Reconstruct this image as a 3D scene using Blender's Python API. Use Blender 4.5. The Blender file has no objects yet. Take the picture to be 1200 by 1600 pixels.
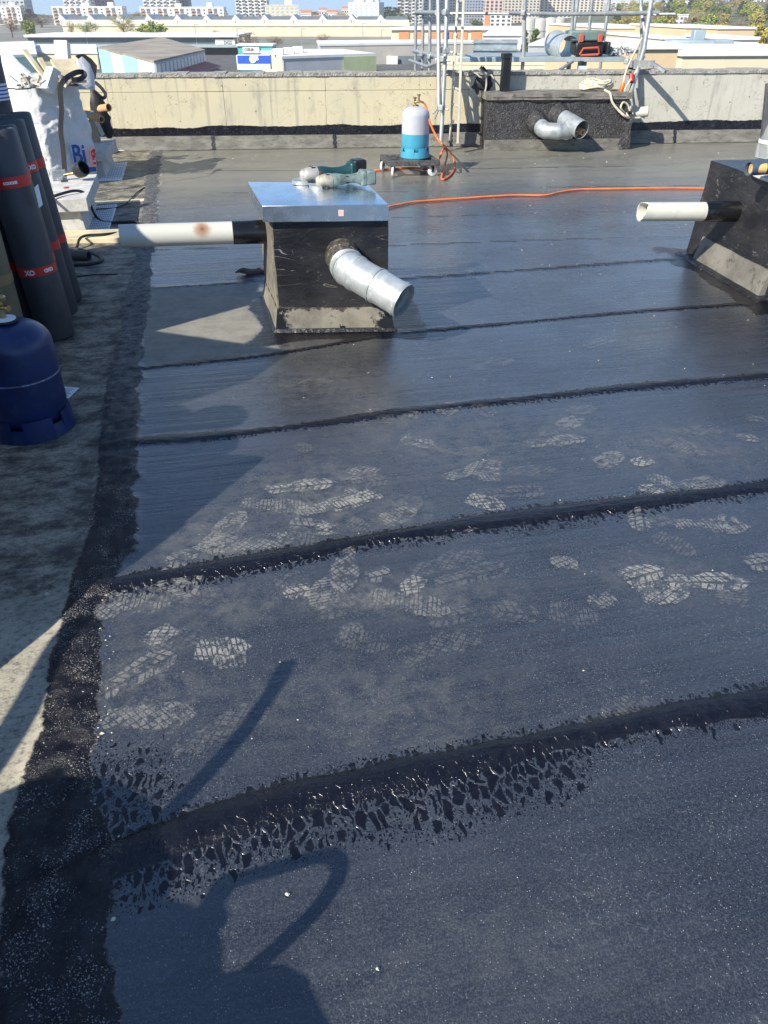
import bpy, bmesh, math, random
import numpy as np
from mathutils import Vector, Matrix, Quaternion
random.seed(7)
R = math.radians
scn = bpy.context.scene
COL = scn.collection

# ------------------------------------------------------------------ camera
CAMH = 1.57
TH = math.atan(790/1200); CT = math.cos(TH); ST = math.sin(TH)
cd = bpy.data.cameras.new("camera"); cam = bpy.data.objects.new("camera", cd); COL.objects.link(cam)
cam.location = (0, 0, CAMH); cam.rotation_euler = (R(90)-TH, 0, 0)
cd.sensor_fit = 'VERTICAL'; cd.sensor_height = 36; cd.sensor_width = 27; cd.lens = 27.0
cd.clip_start = .05; cd.clip_end = 9000
scn.camera = cam
# ------------------------------------------------------------------ sky, sun, exposure
SAZ, SEL = R(46), R(36)
sh = Vector((math.sin(SAZ), math.cos(SAZ), 0))           # shadows run this way over the deck
sundir = Vector((-sh.x*math.cos(SEL), -sh.y*math.cos(SEL), math.sin(SEL)))
w = bpy.data.worlds.new("World"); scn.world = w; w.use_nodes = True
wn = w.node_tree; bg = wn.nodes['Background']
sky = wn.nodes.new('ShaderNodeTexSky'); sky.sky_type = 'NISHITA'; sky.sun_disc = False
sky.sun_elevation = SEL; sky.sun_rotation = math.atan2(sundir.x, sundir.y)
sky.air_density = 1.0; sky.dust_density = 0.; sky.ozone_density = 4.0
dk = wn.nodes.new('ShaderNodeMix'); dk.data_type = 'RGBA'; dk.blend_type = 'DARKEN'; dk.inputs[0].default_value = 1     # keeps the low sky from washing out
dk.inputs[7].default_value = (2.1, 3.5, 5.4, 1)
wn.links.new(sky.outputs[0], dk.inputs[6]); wn.links.new(dk.outputs[2], bg.inputs[0]); bg.inputs[1].default_value = .12
sl = bpy.data.lights.new("sun", 'SUN'); sl.energy = 4.9; sl.angle = R(.5); sl.color = (1, .93, .80)
so = bpy.data.objects.new("sun", sl); COL.objects.link(so)
so.rotation_euler = (-sundir).to_track_quat('-Z', 'Y').to_euler(); so.location = (-5, -5, 20)
scn.view_settings.view_transform = 'Standard'; scn.view_settings.look = 'None'
scn.view_settings.exposure = .76; scn.view_settings.gamma = 1

# ------------------------------------------------------------------ pixel helpers (photo pixels, 1200x1600) used to measure positions
def ray(px, py):
    a = (px-600)/1200; b = (800-py)/1200
    return Vector((a, CT+b*ST, -ST+b*CT))
def W(px, py, z=0.):
    r = ray(px, py); t = (z-CAMH)/r.z
    return Vector((r.x*t, r.y*t, z))
def WY(px, py, Y):
    r = ray(px, py); t = Y/r.y
    return Vector((r.x*t, Y, CAMH+r.z*t))
def V(*a): return Vector(a)

# ------------------------------------------------------------------ node helper
class G:
    def __init__(s, name):
        s.m = bpy.data.materials.new(name); s.m.use_nodes = True; s.t = s.m.node_tree
        s.b = s.t.nodes['Principled BSDF']; s.out = s.t.nodes['Material Output']
        s._tc = None
    def n(s, ty, **k):
        n = s.t.nodes.new(ty)
        for a, v in k.items(): setattr(n, a, v)
        return n
    def L(s, a, b): s.t.links.new(a, b)
    def put(s, sock, v):
        if isinstance(v, bpy.types.NodeSocket): s.L(v, sock)
        elif v is not None: sock.default_value = v
    def tc(s):
        if not s._tc: s._tc = s.n('ShaderNodeTexCoord')
        return s._tc.outputs['Object']
    def map(s, scale=(1,1,1), rot=(0,0,0), vec=None, loc=(0,0,0)):
        m = s.n('ShaderNodeMapping'); s.L(vec or s.tc(), m.inputs[0])
        m.inputs['Scale'].default_value = scale; m.inputs['Rotation'].default_value = rot; m.inputs['Location'].default_value = loc
        return m.outputs[0]
    def noise(s, scale, detail=4, rough=.55, vec=None, dist=0):
        n = s.n('ShaderNodeTexNoise'); s.L(vec or s.tc(), n.inputs['Vector'])
        n.inputs['Scale'].default_value = scale; n.inputs['Detail'].default_value = detail
        n.inputs['Roughness'].default_value = rough; n.inputs['Distortion'].default_value = dist
        return n.outputs['Fac']
    def vor(s, scale, feature='F1', vec=None, out='Distance', rnd=1):
        n = s.n('ShaderNodeTexVoronoi', feature=feature); s.L(vec or s.tc(), n.inputs['Vector'])
        n.inputs['Scale'].default_value = scale; n.inputs['Randomness'].default_value = rnd
        return n.outputs[out]
    def math(s, op, a, b=None, clamp=False):
        n = s.n('ShaderNodeMath', operation=op); n.use_clamp = clamp
        s.put(n.inputs[0], a)
        if b is not None: s.put(n.inputs[1], b)
        return n.outputs[0]
    def ss(s, v, a, b, lo=0., hi=1.):          # smoothstep a..b -> lo..hi
        n = s.n('ShaderNodeMapRange', interpolation_type='SMOOTHSTEP')
        s.put(n.inputs[0], v); s.put(n.inputs[1], a); s.put(n.inputs[2], b); s.put(n.inputs[3], lo); s.put(n.inputs[4], hi)
        return n.outputs[0]
    def mix(s, f, a, b):
        n = s.n('ShaderNodeMix', data_type='RGBA')
        s.put(n.inputs[0], f)
        for q, v in ((6, a), (7, b)):
            if isinstance(v, tuple): v = (*v[:3], 1)
            s.put(n.inputs[q], v)
        return n.outputs[2]
    def mixf(s, f, a, b):
        n = s.n('ShaderNodeMix', data_type='FLOAT')
        s.put(n.inputs[0], f); s.put(n.inputs[2], a); s.put(n.inputs[3], b)
        return n.outputs[0]
    def attr(s, name):
        return s.n('ShaderNodeAttribute', attribute_name=name).outputs['Fac']
    def bump(s, h, strength=.3, dist=.01, normal=None):
        n = s.n('ShaderNodeBump'); s.put(n.inputs['Height'], h)
        n.inputs['Strength'].default_value = strength; n.inputs['Distance'].default_value = dist
        if normal: s.L(normal, n.inputs['Normal'])
        return n.outputs[0]
    def set(s, **k):
        nm = dict(base='Base Color', rough='Roughness', metal='Metallic', spec='Specular IOR Level', normal='Normal', alpha='Alpha', trans='Transmission Weight', coat='Coat Weight', coatr='Coat Roughness', sub='Subsurface Weight')
        for a, v in k.items():
            if isinstance(v, tuple): v = (*v[:3], 1)
            s.put(s.b.inputs[nm[a]], v)
        return s.m

_mc = {}
def pm(name, c, rough=.6, metal=0., var=.25, sc=6., bump=.25, bs=80., dirt=None, dirtamt=.4, spec=.5, stretch=(1,1,1), dist=.004):
    if name in _mc: return _mc[name]
    g = G(name)
    v = g.map(stretch)
    n = g.noise(sc, 5, .6, v)
    lo = tuple(x*(1-var) for x in c); hi = tuple(min(1, x*(1+var)) for x in c)
    col = g.mix(g.ss(n, .3, .7), lo, hi)
    if dirt:
        d = g.noise(sc*2.7, 6, .7, v)
        col = g.mix(g.math('MULTIPLY', g.ss(d, .52, .68), dirtamt), col, dirt)
    rr = g.mixf(g.noise(sc*3, 3, .5, v), max(0, rough-.12), min(1, rough+.12))
    nb = g.bump(g.noise(bs, 4, .6, v), bump, dist)
    _mc[name] = g.set(base=col, rough=rr, metal=metal, normal=nb, spec=spec)
    return _mc[name]

# ------------------------------------------------------------------ mesh builder
class MB:
    def __init__(s): s.v = []; s.f = []
    def add(s, vs, fs):
        o = len(s.v); s.v += [tuple(p) for p in vs]; s.f += [tuple(i+o for i in f) for f in fs]; return s
    def box(s, c, sz, rot=0., M=None):
        hx, hy, hz = sz[0]/2, sz[1]/2, sz[2]/2
        m = M or Matrix.Rotation(rot, 3, 'Z')
        vs = [Vector(c)+m @ Vector((x*hx, y*hy, z*hz)) for x, y, z in ((-1,-1,-1),(1,-1,-1),(1,1,-1),(-1,1,-1),(-1,-1,1),(1,-1,1),(1,1,1),(-1,1,1))]
        return s.add(vs, [(0,3,2,1),(4,5,6,7),(0,1,5,4),(1,2,6,5),(2,3,7,6),(3,0,4,7)])
    def bar(s, p0, p1, wd, ht, up=(0,0,1)):
        p0, p1 = Vector(p0), Vector(p1); d = (p1-p0); L = d.length; d.normalize()
        u = Vector(up); x = d.cross(u)
        if x.length < 1e-3: x = d.cross(Vector((1,0,0)))
        x.normalize(); z = x.cross(d)
        m = Matrix((x, d, z)).transposed()
        return s.box((p0+p1)/2, (wd, L, ht), M=m)
    def hexa(s, b, t):
        return s.add(list(b)+list(t), [(3,2,1,0),(4,5,6,7),(0,1,5,4),(1,2,6,5),(2,3,7,6),(3,0,4,7)])
    def prism(s, poly, z0, z1):
        n = len(poly)
        vs = [(p[0], p[1], z0) for p in poly]+[(p[0], p[1], z1) for p in poly]
        return s.add(vs, [tuple(range(n-1,-1,-1)), tuple(range(n, 2*n))]+[(i, (i+1)%n, n+(i+1)%n, n+i) for i in range(n)])
    def lathe(s, prof, c=(0,0,0), n=32, axis=(0,0,1), wob=0):
        q = Vector((0,0,1)).rotation_difference(Vector(axis)); c = Vector(c)
        vs = []
        for r, z in prof:
            for i in range(n):
                a = 2*math.pi*i/n
                k = 1+wob*math.sin(3*a+z*9)
                vs.append(c+q @ Vector((r*k*math.cos(a), r*k*math.sin(a), z)))
        fs = []
        for j in range(len(prof)-1):
            for i in range(n):
                fs.append((j*n+i, j*n+(i+1)%n, (j+1)*n+(i+1)%n, (j+1)*n+i))
        if prof[0][0] > 1e-5: fs.append(tuple(range(n-1, -1, -1)))
        if prof[-1][0] > 1e-5: fs.append(tuple((len(prof)-1)*n+i for i in range(n)))
        return s.add(vs, fs)
    def ring(s, prof, c=(0,0,0), n=32, axis=(0,0,1)):       # closed profile revolved (annulus solids)
        q = Vector((0,0,1)).rotation_difference(Vector(axis)); c = Vector(c); m = len(prof)
        vs = [c+q @ Vector((r*math.cos(2*math.pi*i/n), r*math.sin(2*math.pi*i/n), z)) for r, z in prof for i in range(n)]
        fs = [(j*n+i, j*n+(i+1)%n, ((j+1)%m)*n+(i+1)%n, ((j+1)%m)*n+i) for j in range(m) for i in range(n)]
        return s.add(vs, fs)
    def frames(s, path):
        P = [Vector(p) for p in path]; T = []
        for i in range(len(P)):
            a = P[max(0, i-1)]; b = P[min(len(P)-1, i+1)]; T.append((b-a).normalized())
        up = Vector((0,0,1)) if abs(T[0].z) < .9 else Vector((1,0,0))
        x = T[0].cross(up).normalized(); X = [x]
        for i in range(1, len(P)):
            q = T[i-1].rotation_difference(T[i]); x = q @ x; x = (x-T[i]*x.dot(T[i])).normalized(); X.append(x)
        return P, T, X
    def tube(s, path, r, n=12, caps=True):
        P, T, X = s.frames(path); rr = r if isinstance(r, (list, tuple)) else [r]*len(P)
        vs = []
        for p, t, x, q in zip(P, T, X, rr):
            y = t.cross(x)
            for i in range(n):
                a = 2*math.pi*i/n; vs.append(p+(x*math.cos(a)+y*math.sin(a))*q)
        fs = [(j*n+i, (j+1)*n+i, (j+1)*n+(i+1)%n, j*n+(i+1)%n) for j in range(len(P)-1) for i in range(n)]
        if caps: fs += [tuple(range(n)), tuple((len(P)-1)*n+i for i in range(n-1, -1, -1))]
        return s.add(vs, fs)
    def pipe(s, path, r, wall=.004, n=32, ribs=None):       # hollow open pipe
        P, T, X = s.frames(path); rr = list(r) if isinstance(r, (list, tuple)) else [r]*len(P)
        o = len(s.v); m = len(P); vs = []
        for k in (0, 1):
            for p, t, x, q in zip(P, T, X, rr):
                y = t.cross(x)
                for i in range(n):
                    a = 2*math.pi*i/n; vs.append(p+(x*math.cos(a)+y*math.sin(a))*(q-wall*k))
        f = []
        for j in range(m-1):
            for i in range(n):
                a, b = j*n+i, j*n+(i+1)%n
                f.append((a, a+n, b+n, b)); q = m*n
                f.append((q+a, q+b, q+b+n, q+a+n))
        for i in range(n):
            b = (i+1) % n
            f.append((i, b, m*n+b, m*n+i)); e = (m-1)*n
            f.append((e+i, m*n+e+i, m*n+e+b, e+b))
        return s.add(vs, f)
    def build(s, name, mat, parent=None, smooth=40, bevel=0, loc=None):
        me = bpy.data.meshes.new(name)
        o0 = Vector(loc) if loc is not None else Vector((0,0,0))
        if parent is not None: o0 = root_loc(parent)
        me.from_pydata([(x-o0.x, y-o0.y, z-o0.z) for x, y, z in s.v], [], s.f); me.update()
        bm = bmesh.new(); bm.from_mesh(me); bmesh.ops.recalc_face_normals(bm, faces=bm.faces); bm.to_mesh(me); bm.free()
        if smooth:
            me.polygons.foreach_set('use_smooth', [True]*len(me.polygons)); me.set_sharp_from_angle(angle=R(smooth))
        for m in (mat if isinstance(mat, (list, tuple)) else [mat]): me.materials.append(m)
        ob = bpy.data.objects.new(name, me); COL.objects.link(ob)
        if parent is not None: ob.parent = parent
        elif loc is not None: ob.location = loc
        if bevel:
            b = ob.modifiers.new('bevel', 'BEVEL'); b.width = bevel; b.segments = 2; b.limit_method = 'ANGLE'; b.angle_limit = R(50)
        return ob
def root_loc(o):
    l = Vector(o.location)
    while o.parent: o = o.parent; l += Vector(o.location)
    return l
def tag(o, label=None, cat=None, group=None, kind=None):
    if label: o['label'] = label
    if cat: o['category'] = cat
    if group: o['group'] = group
    if kind: o['kind'] = kind
    return o
def thing(name, loc, label, cat, group=None):
    o = bpy.data.objects.new(name, None); COL.objects.link(o); o.location = loc; o.empty_display_size = .1
    return tag(o, label, cat, group)
def copy_tree(o, parent=None):
    c = o.copy(); COL.objects.link(c); c.parent = parent
    for ch in list(o.children): copy_tree(ch, c)
    return c
def text(body, size, o, xd, yd, mat, parent, name='lettering', bold=0., thick=.0015, shear=0, sx=1.):
    c = bpy.data.curves.new('t', 'FONT'); c.body = body; c.size = size; c.extrude = thick; c.offset = bold; c.shear = shear
    t = bpy.data.objects.new('t', c); COL.objects.link(t)
    bpy.context.view_layer.update()
    me = bpy.data.meshes.new_from_object(t.evaluated_get(bpy.context.evaluated_depsgraph_get()))
    bpy.data.objects.remove(t)
    xd = Vector(xd).normalized(); yd = Vector(yd).normalized(); zd = xd.cross(yd)
    o0 = root_loc(parent)
    for v in me.vertices:
        v.co = Vector(o)+xd*v.co.x*sx+yd*v.co.y+zd*v.co.z-o0
    me.name = name; me.materials.clear(); me.materials.append(mat)
    ob = bpy.data.objects.new(name, me); COL.objects.link(ob); ob.parent = parent
    return ob
def crv(pts, n=8):                                           # Catmull-Rom
    P = [Vector(p) for p in pts]; P = [P[0]*2-P[1]]+P+[P[-1]*2-P[-2]]; out = []
    for i in range(1, len(P)-2):
        for k in range(n):
            t = k/n; a, b, c, d = P[i-1:i+3]
            out.append(.5*((2*b)+(c-a)*t+(2*a-5*b+4*c-d)*t*t+(3*b-a-3*c+d)*t*t*t))
    out.append(P[-2]); return out

# numpy value noise
_rs = np.random.RandomState(3); _tab = _rs.rand(256, 256)
def vnoise(x, y):
    xi = np.floor(x).astype(int); yi = np.floor(y).astype(int); fx = x-xi; fy = y-yi
    fx = fx*fx*(3-2*fx); fy = fy*fy*(3-2*fy); xi &= 255; yi &= 255; x1 = (xi+1) & 255; y1 = (yi+1) & 255
    return (_tab[xi, yi]*(1-fx)+_tab[x1, yi]*fx)*(1-fy)+(_tab[xi, y1]*(1-fx)+_tab[x1, y1]*fx)*fy
def fbm(x, y, o=4):
    s = 0; a = .5
    for k in range(o): s = s+a*vnoise(x*2**k+17*k, y*2**k+5*k); a *= .5
    return s/(1-.5**o)
def sstep(v, a, b):
    t = np.clip((v-a)/(b-a), 0, 1); return t*t*(3-2*t)

# ================================================================== MATERIALS
M_tar = pm('tar_coating', (.012,.012,.014), .32, var=.5, sc=9, bump=.6, bs=38, dirt=(.10,.095,.085), dirtamt=.5, dist=.012)
M_tarrough = pm('rough_tar', (.03,.03,.033), .5, var=.5, sc=14, bump=1, bs=55, dirt=(.17,.165,.155), dirtamt=.75, dist=.02)
M_felt = pm('grey_felt', (.15,.145,.125), .8, var=.3, sc=5, bump=.4, bs=160, dirt=(.03,.03,.032), dirtamt=.7, stretch=(1,1,3))
M_roll = pm('roofing_felt', (.045,.049,.058), .55, var=.2, sc=5, bump=.5, bs=260, dirt=(.055,.057,.06), dirtamt=.5, dist=.002)
M_rollend = pm('felt_roll_end', (.022,.022,.024), .8, var=.5, sc=20, bump=.8, bs=60)
M_red = pm('red_tape', (.52,.02,.015), .45, var=.1, bump=.1)
M_white = pm('white_print', (.75,.75,.73), .5, var=.05, bump=.05)
M_wpaper = pm('white_paper', (.72,.76,.8), .6, var=.08, bump=.1)
M_bluebot = pm('navy_paint', (.006,.020,.088), .34, var=.25, sc=7, bump=.12, bs=30, dirt=(.035,.06,.12), dirtamt=.35, dist=.004)
M_scuff = pm('scuffed_weld', (.16,.19,.28), .6, var=.5, sc=40, bump=.3)
M_brass = pm('brass', (.45,.33,.15), .35, 1., var=.2, bump=.1)
M_cyan = pm('cyan_paint', (.05,.29,.42), .38, var=.08, bump=.06, bs=20)
M_silver = pm('pale_grey_paint', (.42,.44,.48), .36, var=.08, bump=.06, bs=20)
M_galv = pm('galvanised_steel', (.50,.54,.55), .42, .55, var=.14, sc=18, bump=.14, bs=30, dist=.004)
M_galvdull = pm('dull_galvanised', (.36,.39,.40), .5, .5, var=.2, sc=14, bump=.2, bs=40)
M_inside = pm('pipe_inside', (.12,.12,.12), .6, .4, var=.3, bump=.2)
M_pvc = pm('grey_pvc', (.50,.50,.44), .42, var=.06, sc=5, bump=.06, dirt=(.25,.22,.18), dirtamt=.25)
M_conc = pm('pale_concrete_block', (.50,.49,.46), .85, var=.14, sc=9, bump=.5, bs=50, dirt=(.28,.27,.24), dirtamt=.5)
M_pole = pm('scaffold_tube', (.36,.38,.38), .45, .5, var=.2, sc=10, bump=.15, bs=40)
M_ladder = pm('ladder_alloy', (.48,.46,.38), .5, .2, var=.12, bump=.1)
M_black = pm('black_plastic', (.012,.012,.013), .4, var=.3, bump=.2)
M_rubber = pm('black_rubber', (.014,.014,.015), .55, var=.3, bump=.2)
M_orange = pm('orange_hose', (.72,.16,.035), .5, var=.15, sc=8, bump=.1)
M_rope = pm('cream_rope', (.55,.50,.38), .9, var=.2, sc=30, bump=.8, bs=200)
M_green = pm('dark_green_tool', (.010,.055,.060), .42, var=.15, bump=.15)
M_greencase = pm('green_grey_case', (.14,.21,.20), .5, var=.15, bump=.15)
M_dust = pm('dusty_alloy', (.36,.34,.28), .6, .3, var=.2, sc=30, bump=.3)
M_wood = pm('pale_timber', (.55,.47,.31), .7, var=.2, sc=5, bump=.3, stretch=(1,1,1))
M_card = pm('cardboard', (.50,.30,.15), .8, var=.15, bump=.2)
M_woodb = pm('weathered_ply', (.48,.42,.30), .75, var=.2, sc=6, bump=.3)
M_rag = pm('dirty_rag', (.14,.085,.075), .9, var=.4, sc=20, bump=.7, bs=60)
M_strap = pm('dark_webbing', (.032,.031,.032), .8, var=.3, sc=60, bump=.6, bs=300)
M_tan = pm('kraft_wrap', (.15,.125,.075), .75, var=.2, sc=4, bump=.3)
M_whiteplast = pm('white_plastic', (.62,.63,.61), .45, var=.06, bump=.05)
M_clear = G('clear_plastic').set(base=(.85,.9,.9), rough=.15, alpha=.22)
M_dolly = pm('black_dolly', (.05,.05,.05), .6, var=.5, sc=20, bump=.4, dirt=(.25,.25,.23), dirtamt=.6)

# ================================================================== THE ROOF DECK (surface built as a fine height field)
YAW = R(12)
WU = (math.cos(R(5.47)), math.sin(R(5.47)))                 # direction of the far parapet
def wallY(x): return 10.863+(x+3.478)*math.tan(R(5.47))      # foot of the flashing
seams = [  # photo trace, half width (m), front fringe, back fringe, bead height
 ([(60,1400),(220,1325),(400,1262),(640,1206),(900,1150),(1200,1092)], .050, 1.0, .35, .016),
 ([(60,960),(160,915),(280,898),(380,882),(560,848),(720,820),(900,797),(1200,760)], .046, .6, .35, .013),
 ([(150,700),(205,690),(350,680),(500,662),(650,640),(800,625),(1000,603),(1200,588)], .033, .5, .15, .008),
 ([(190,580),(220,575),(440,552),(620,520),(800,505),(1000,486),(1200,472)], .028, .2, .1, .006),
 ([(200,452),(300,447),(400,440),(560,438),(640,435),(850,420),(1050,405),(1200,396)], .022, .25, .1, .005),
 ([(200,390),(400,386),(620,383),(850,375),(1100,368),(1300,362)], .018, .1, .05, .004),
 ([(190,344),(390,343),(620,340),(850,333),(1100,330),(1300,326)], .016, .05, .05, .003),
 ([(190,300),(390,301),(620,300),(850,293),(1100,290),(1300,286)], .016, .05, .05, .003),
 ([(160,268),(390,267),(620,266),(850,262),(1100,258),(1300,255)], .018, .05, .05, .003),
]
xs = np.concatenate([np.linspace(-9, -4.2, 40), np.arange(-4.1, -1.9, .05), np.arange(-1.9, 2.6, .0125), np.arange(2.6, 6, .04), np.linspace(6.1, 14, 40)])
ys = np.concatenate([np.linspace(-7, .4, 40), np.arange(.42, 2.8, .0125), np.arange(2.8, 5.2, .02), np.arange(5.2, 12.9, .04)])
X, Y = np.meshgrid(xs, ys)
xr = np.arange(-9, 14.01, .02)
def trace(pts):
    p = [W(*q) for q in pts]; p.sort(key=lambda q: q.x)
    px = np.array([q.x for q in p]); py = np.array([q.y for q in p])
    s0 = (py[1]-py[0])/(px[1]-px[0]); s1 = (py[-1]-py[-2])/(px[-1]-px[-2])
    y = np.interp(xr, px, py)
    y = np.where(xr < px[0], py[0]+(xr-px[0])*s0, y); y = np.where(xr > px[-1], py[-1]+(xr-px[-1])*s1, y)
    k = np.ones(15)/15
    yp = np.pad(y, 7, mode='edge'); return np.convolve(yp, k, 'valid')
wet = np.zeros_like(X); drip = np.zeros_like(X); Z = np.zeros_like(X)
nz = fbm(X*3, Y*3); nz2 = fbm(X*11+40, Y*11); nz3 = fbm(X*.9+9, Y*.9+3)
# left edge of the felt field (gutter line), traced
gl = [W(*p) for p in [(10,1330),(30,1240),(110,950),(150,780),(170,600),(200,450),(215,390),(232,240)]]
gr = [W(*p) for p in [(170,1330),(150,1240),(160,950),(205,860),(215,700),(220,560),(232,450),(240,390),(250,240)]]
def traceX(P, ex):
    P = sorted(P, key=lambda q: q.y); yy = np.array([q.y for q in P]); xx = np.array([q.x for q in P])
    v = np.interp(Y, yy, xx); return np.where(Y < yy[0], xx[0]+(Y-yy[0])*ex, v)
GL = traceX(gl, -.35)+(nz-.5)*.05; GR = traceX(gr, -.35)+(nz-.5)*.06+(nz2-.5)*.06
gut = sstep(X, GL-.03, GL+.03)*(1-sstep(X, GR-.03, GR+.045))
left = 1-sstep(X, GL-.03, GL+.03)
for k, (pts, hw, ff, bf, hh) in enumerate(seams):
    sy = np.interp(X, xr, trace(pts)); d = Y-sy
    wv = hw*(1+.7*(vnoise(X*2.3+k*7, Y*0+k)-.5)+.5*(nz2-.5)*min(1, .03/hw+.4))
    if k == 0: wv = wv*(1-.25*sstep(X, .5, .8))
    m = 1-sstep(np.abs(d+(nz-.5)*hw*.7), wv*.75, wv*1.15)
    on = sstep(X, GL-.05, GL+.1)
    if k >= 5: m = m*(.1+.65*sstep(vnoise(X*1.3+k, Y*0), .3, .6))
    wet = np.maximum(wet, m*on)
    Z += hh*m*on*(1-np.clip(np.abs(d)/wv, 0, 1)**2)
    if k == 0:
        ex = sstep(X, -.62, -.5)*(1-sstep(X, .44, .62)); dep = .06+.19*ex*(.6+.8*(vnoise(X*5, Y*0+3)-.3))
        fr = (1-sstep(-d, wv, wv+dep))*(d < 0)*(.55+.45*ex)
    else:
        dep = .11*ff*(.5+1.2*vnoise(X*6, Y*0+k))
        fr = (1-sstep(-d, wv, wv+dep))*(d < 0)*.8
    bk = (1-sstep(d, wv, wv+.09*bf+.01))*(d >= 0)*.75
    drip = np.maximum(drip, np.maximum(fr, bk)*on*(1 if k < 5 else .4))
# puddled fringe where gutter meets the seams
drip = np.maximum(drip, .72*(1-sstep(np.abs(X+.66+.1*(Y-1)), .08, .3))*sstep(Y, .75, 1.0)*(1-sstep(Y, 1.15, 1.45)))
Z += gut*(.003+.022*fbm(X*26, Y*26, 4)**1.5) + left*.002
# membranes laid round the chimneys
def boxmask(cx, cy, hx, hy, yaw, soft=.05, wob=.25):
    c, s = math.cos(yaw), math.sin(yaw); u = (X-cx)*c+(Y-cy)*s; v = -(X-cx)*s+(Y-cy)*c
    d = np.maximum(np.abs(u)-hx, np.abs(v)-hy)+(nz-.5)*wob
    return 1-sstep(d, -soft, soft)
w2 = np.maximum(boxmask(-.30, 4.62, .48, .50, R(5), .05, .3), boxmask(2.75, 5.45, .55, .75, R(8), .05, .3))
wet = np.maximum(wet, w2*.85)
for a in (wet, drip): np.clip(a, 0, 1, out=a)
# dusty (footworn) zones: pale film of dust
def blob(px, py, rx, ry):
    c = W(px, py); return np.exp(-(((X-c.x)/rx)**2+((Y-c.y)/ry)**2))
dust = np.zeros_like(X)
for b in [(500,770,.35,.28,.55),(560,800,.3,.2,.5),(330,850,.25,.25,.5),(300,940,.3,.12,.5),(620,930,.4,.1,.5),(720,690,.5,.3,.35),(1000,900,.3,.12,.3),(1050,700,.5,.2,.25),(500,600,.5,.3,.25),(200,1060,.25,.2,.5),(880,670,.25,.15,.3),(780,1480,.4,.15,.15),(600,1100,.5,.2,.25),(420,490,.2,.2,.4),(430,545,.15,.1,.6)]:
    dust = np.maximum(dust, b[4]*blob(*b[:4]))
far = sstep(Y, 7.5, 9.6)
pq = [W(*p) for p in [(222,452),(398,440),(432,470),(436,548),(330,562),(226,572)]]
ins = np.full(X.shape, 9.)
for i_ in range(len(pq)):                                   # matte grey felt patch left of the chimney
    a_, b_ = pq[i_], pq[(i_+1) % len(pq)]; dx_, dy_ = b_.x-a_.x, b_.y-a_.y; L_ = math.hypot(dx_, dy_)
    ins = np.minimum(ins, ((X-a_.x)*dy_-(Y-a_.y)*dx_)/L_)
if ins[(np.abs(X+.95) < .05) & (np.abs(Y-4.3) < .05)].mean() < 0:
    ins = np.full(X.shape, 9.)
    for i_ in range(len(pq)):
        a_, b_ = pq[i_], pq[(i_+1) % len(pq)]; dx_, dy_ = b_.x-a_.x, b_.y-a_.y; L_ = math.hypot(dx_, dy_)
        ins = np.minimum(ins, -((X-a_.x)*dy_-(Y-a_.y)*dx_)/L_)
patch = sstep(ins+(nz2-.5)*.03, -.005, .012)*(1-w2*.6)
Z += patch*.003
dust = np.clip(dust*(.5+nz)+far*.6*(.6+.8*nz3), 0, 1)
n = X.size; ny, nx = X.shape
co = np.stack([X, Y, Z], -1).reshape(-1, 3).astype(np.float32)
idx = np.arange(n).reshape(ny, nx)
q = np.stack([idx[:-1,:-1], idx[:-1,1:], idx[1:,1:], idx[1:,:-1]], -1).reshape(-1, 4)
cy = Y[:-1,:-1].reshape(-1); cx = X[:-1,:-1].reshape(-1)
q = q[cy < wallY(cx)+.15]
me = bpy.data.meshes.new('roof_deck')
me.vertices.add(n); me.vertices.foreach_set('co', co.ravel())
me.loops.add(q.size); me.loops.foreach_set('vertex_index', q.ravel().astype(np.int32))
me.polygons.add(len(q)); me.polygons.foreach_set('loop_start', np.arange(0, q.size, 4, dtype=np.int32)); me.polygons.foreach_set('loop_total', np.full(len(q), 4, dtype=np.int32))
me.update(calc_edges=True); me.polygons.foreach_set('use_smooth', np.ones(len(q), dtype=bool))
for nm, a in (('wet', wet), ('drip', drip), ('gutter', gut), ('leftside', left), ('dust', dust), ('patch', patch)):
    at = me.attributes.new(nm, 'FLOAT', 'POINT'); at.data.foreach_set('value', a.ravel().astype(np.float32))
deck = bpy.data.objects.new('roof_deck', me); COL.objects.link(deck); tag(deck, kind='structure', label='flat roof laid in black torched felt with wet tar seams')

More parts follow.
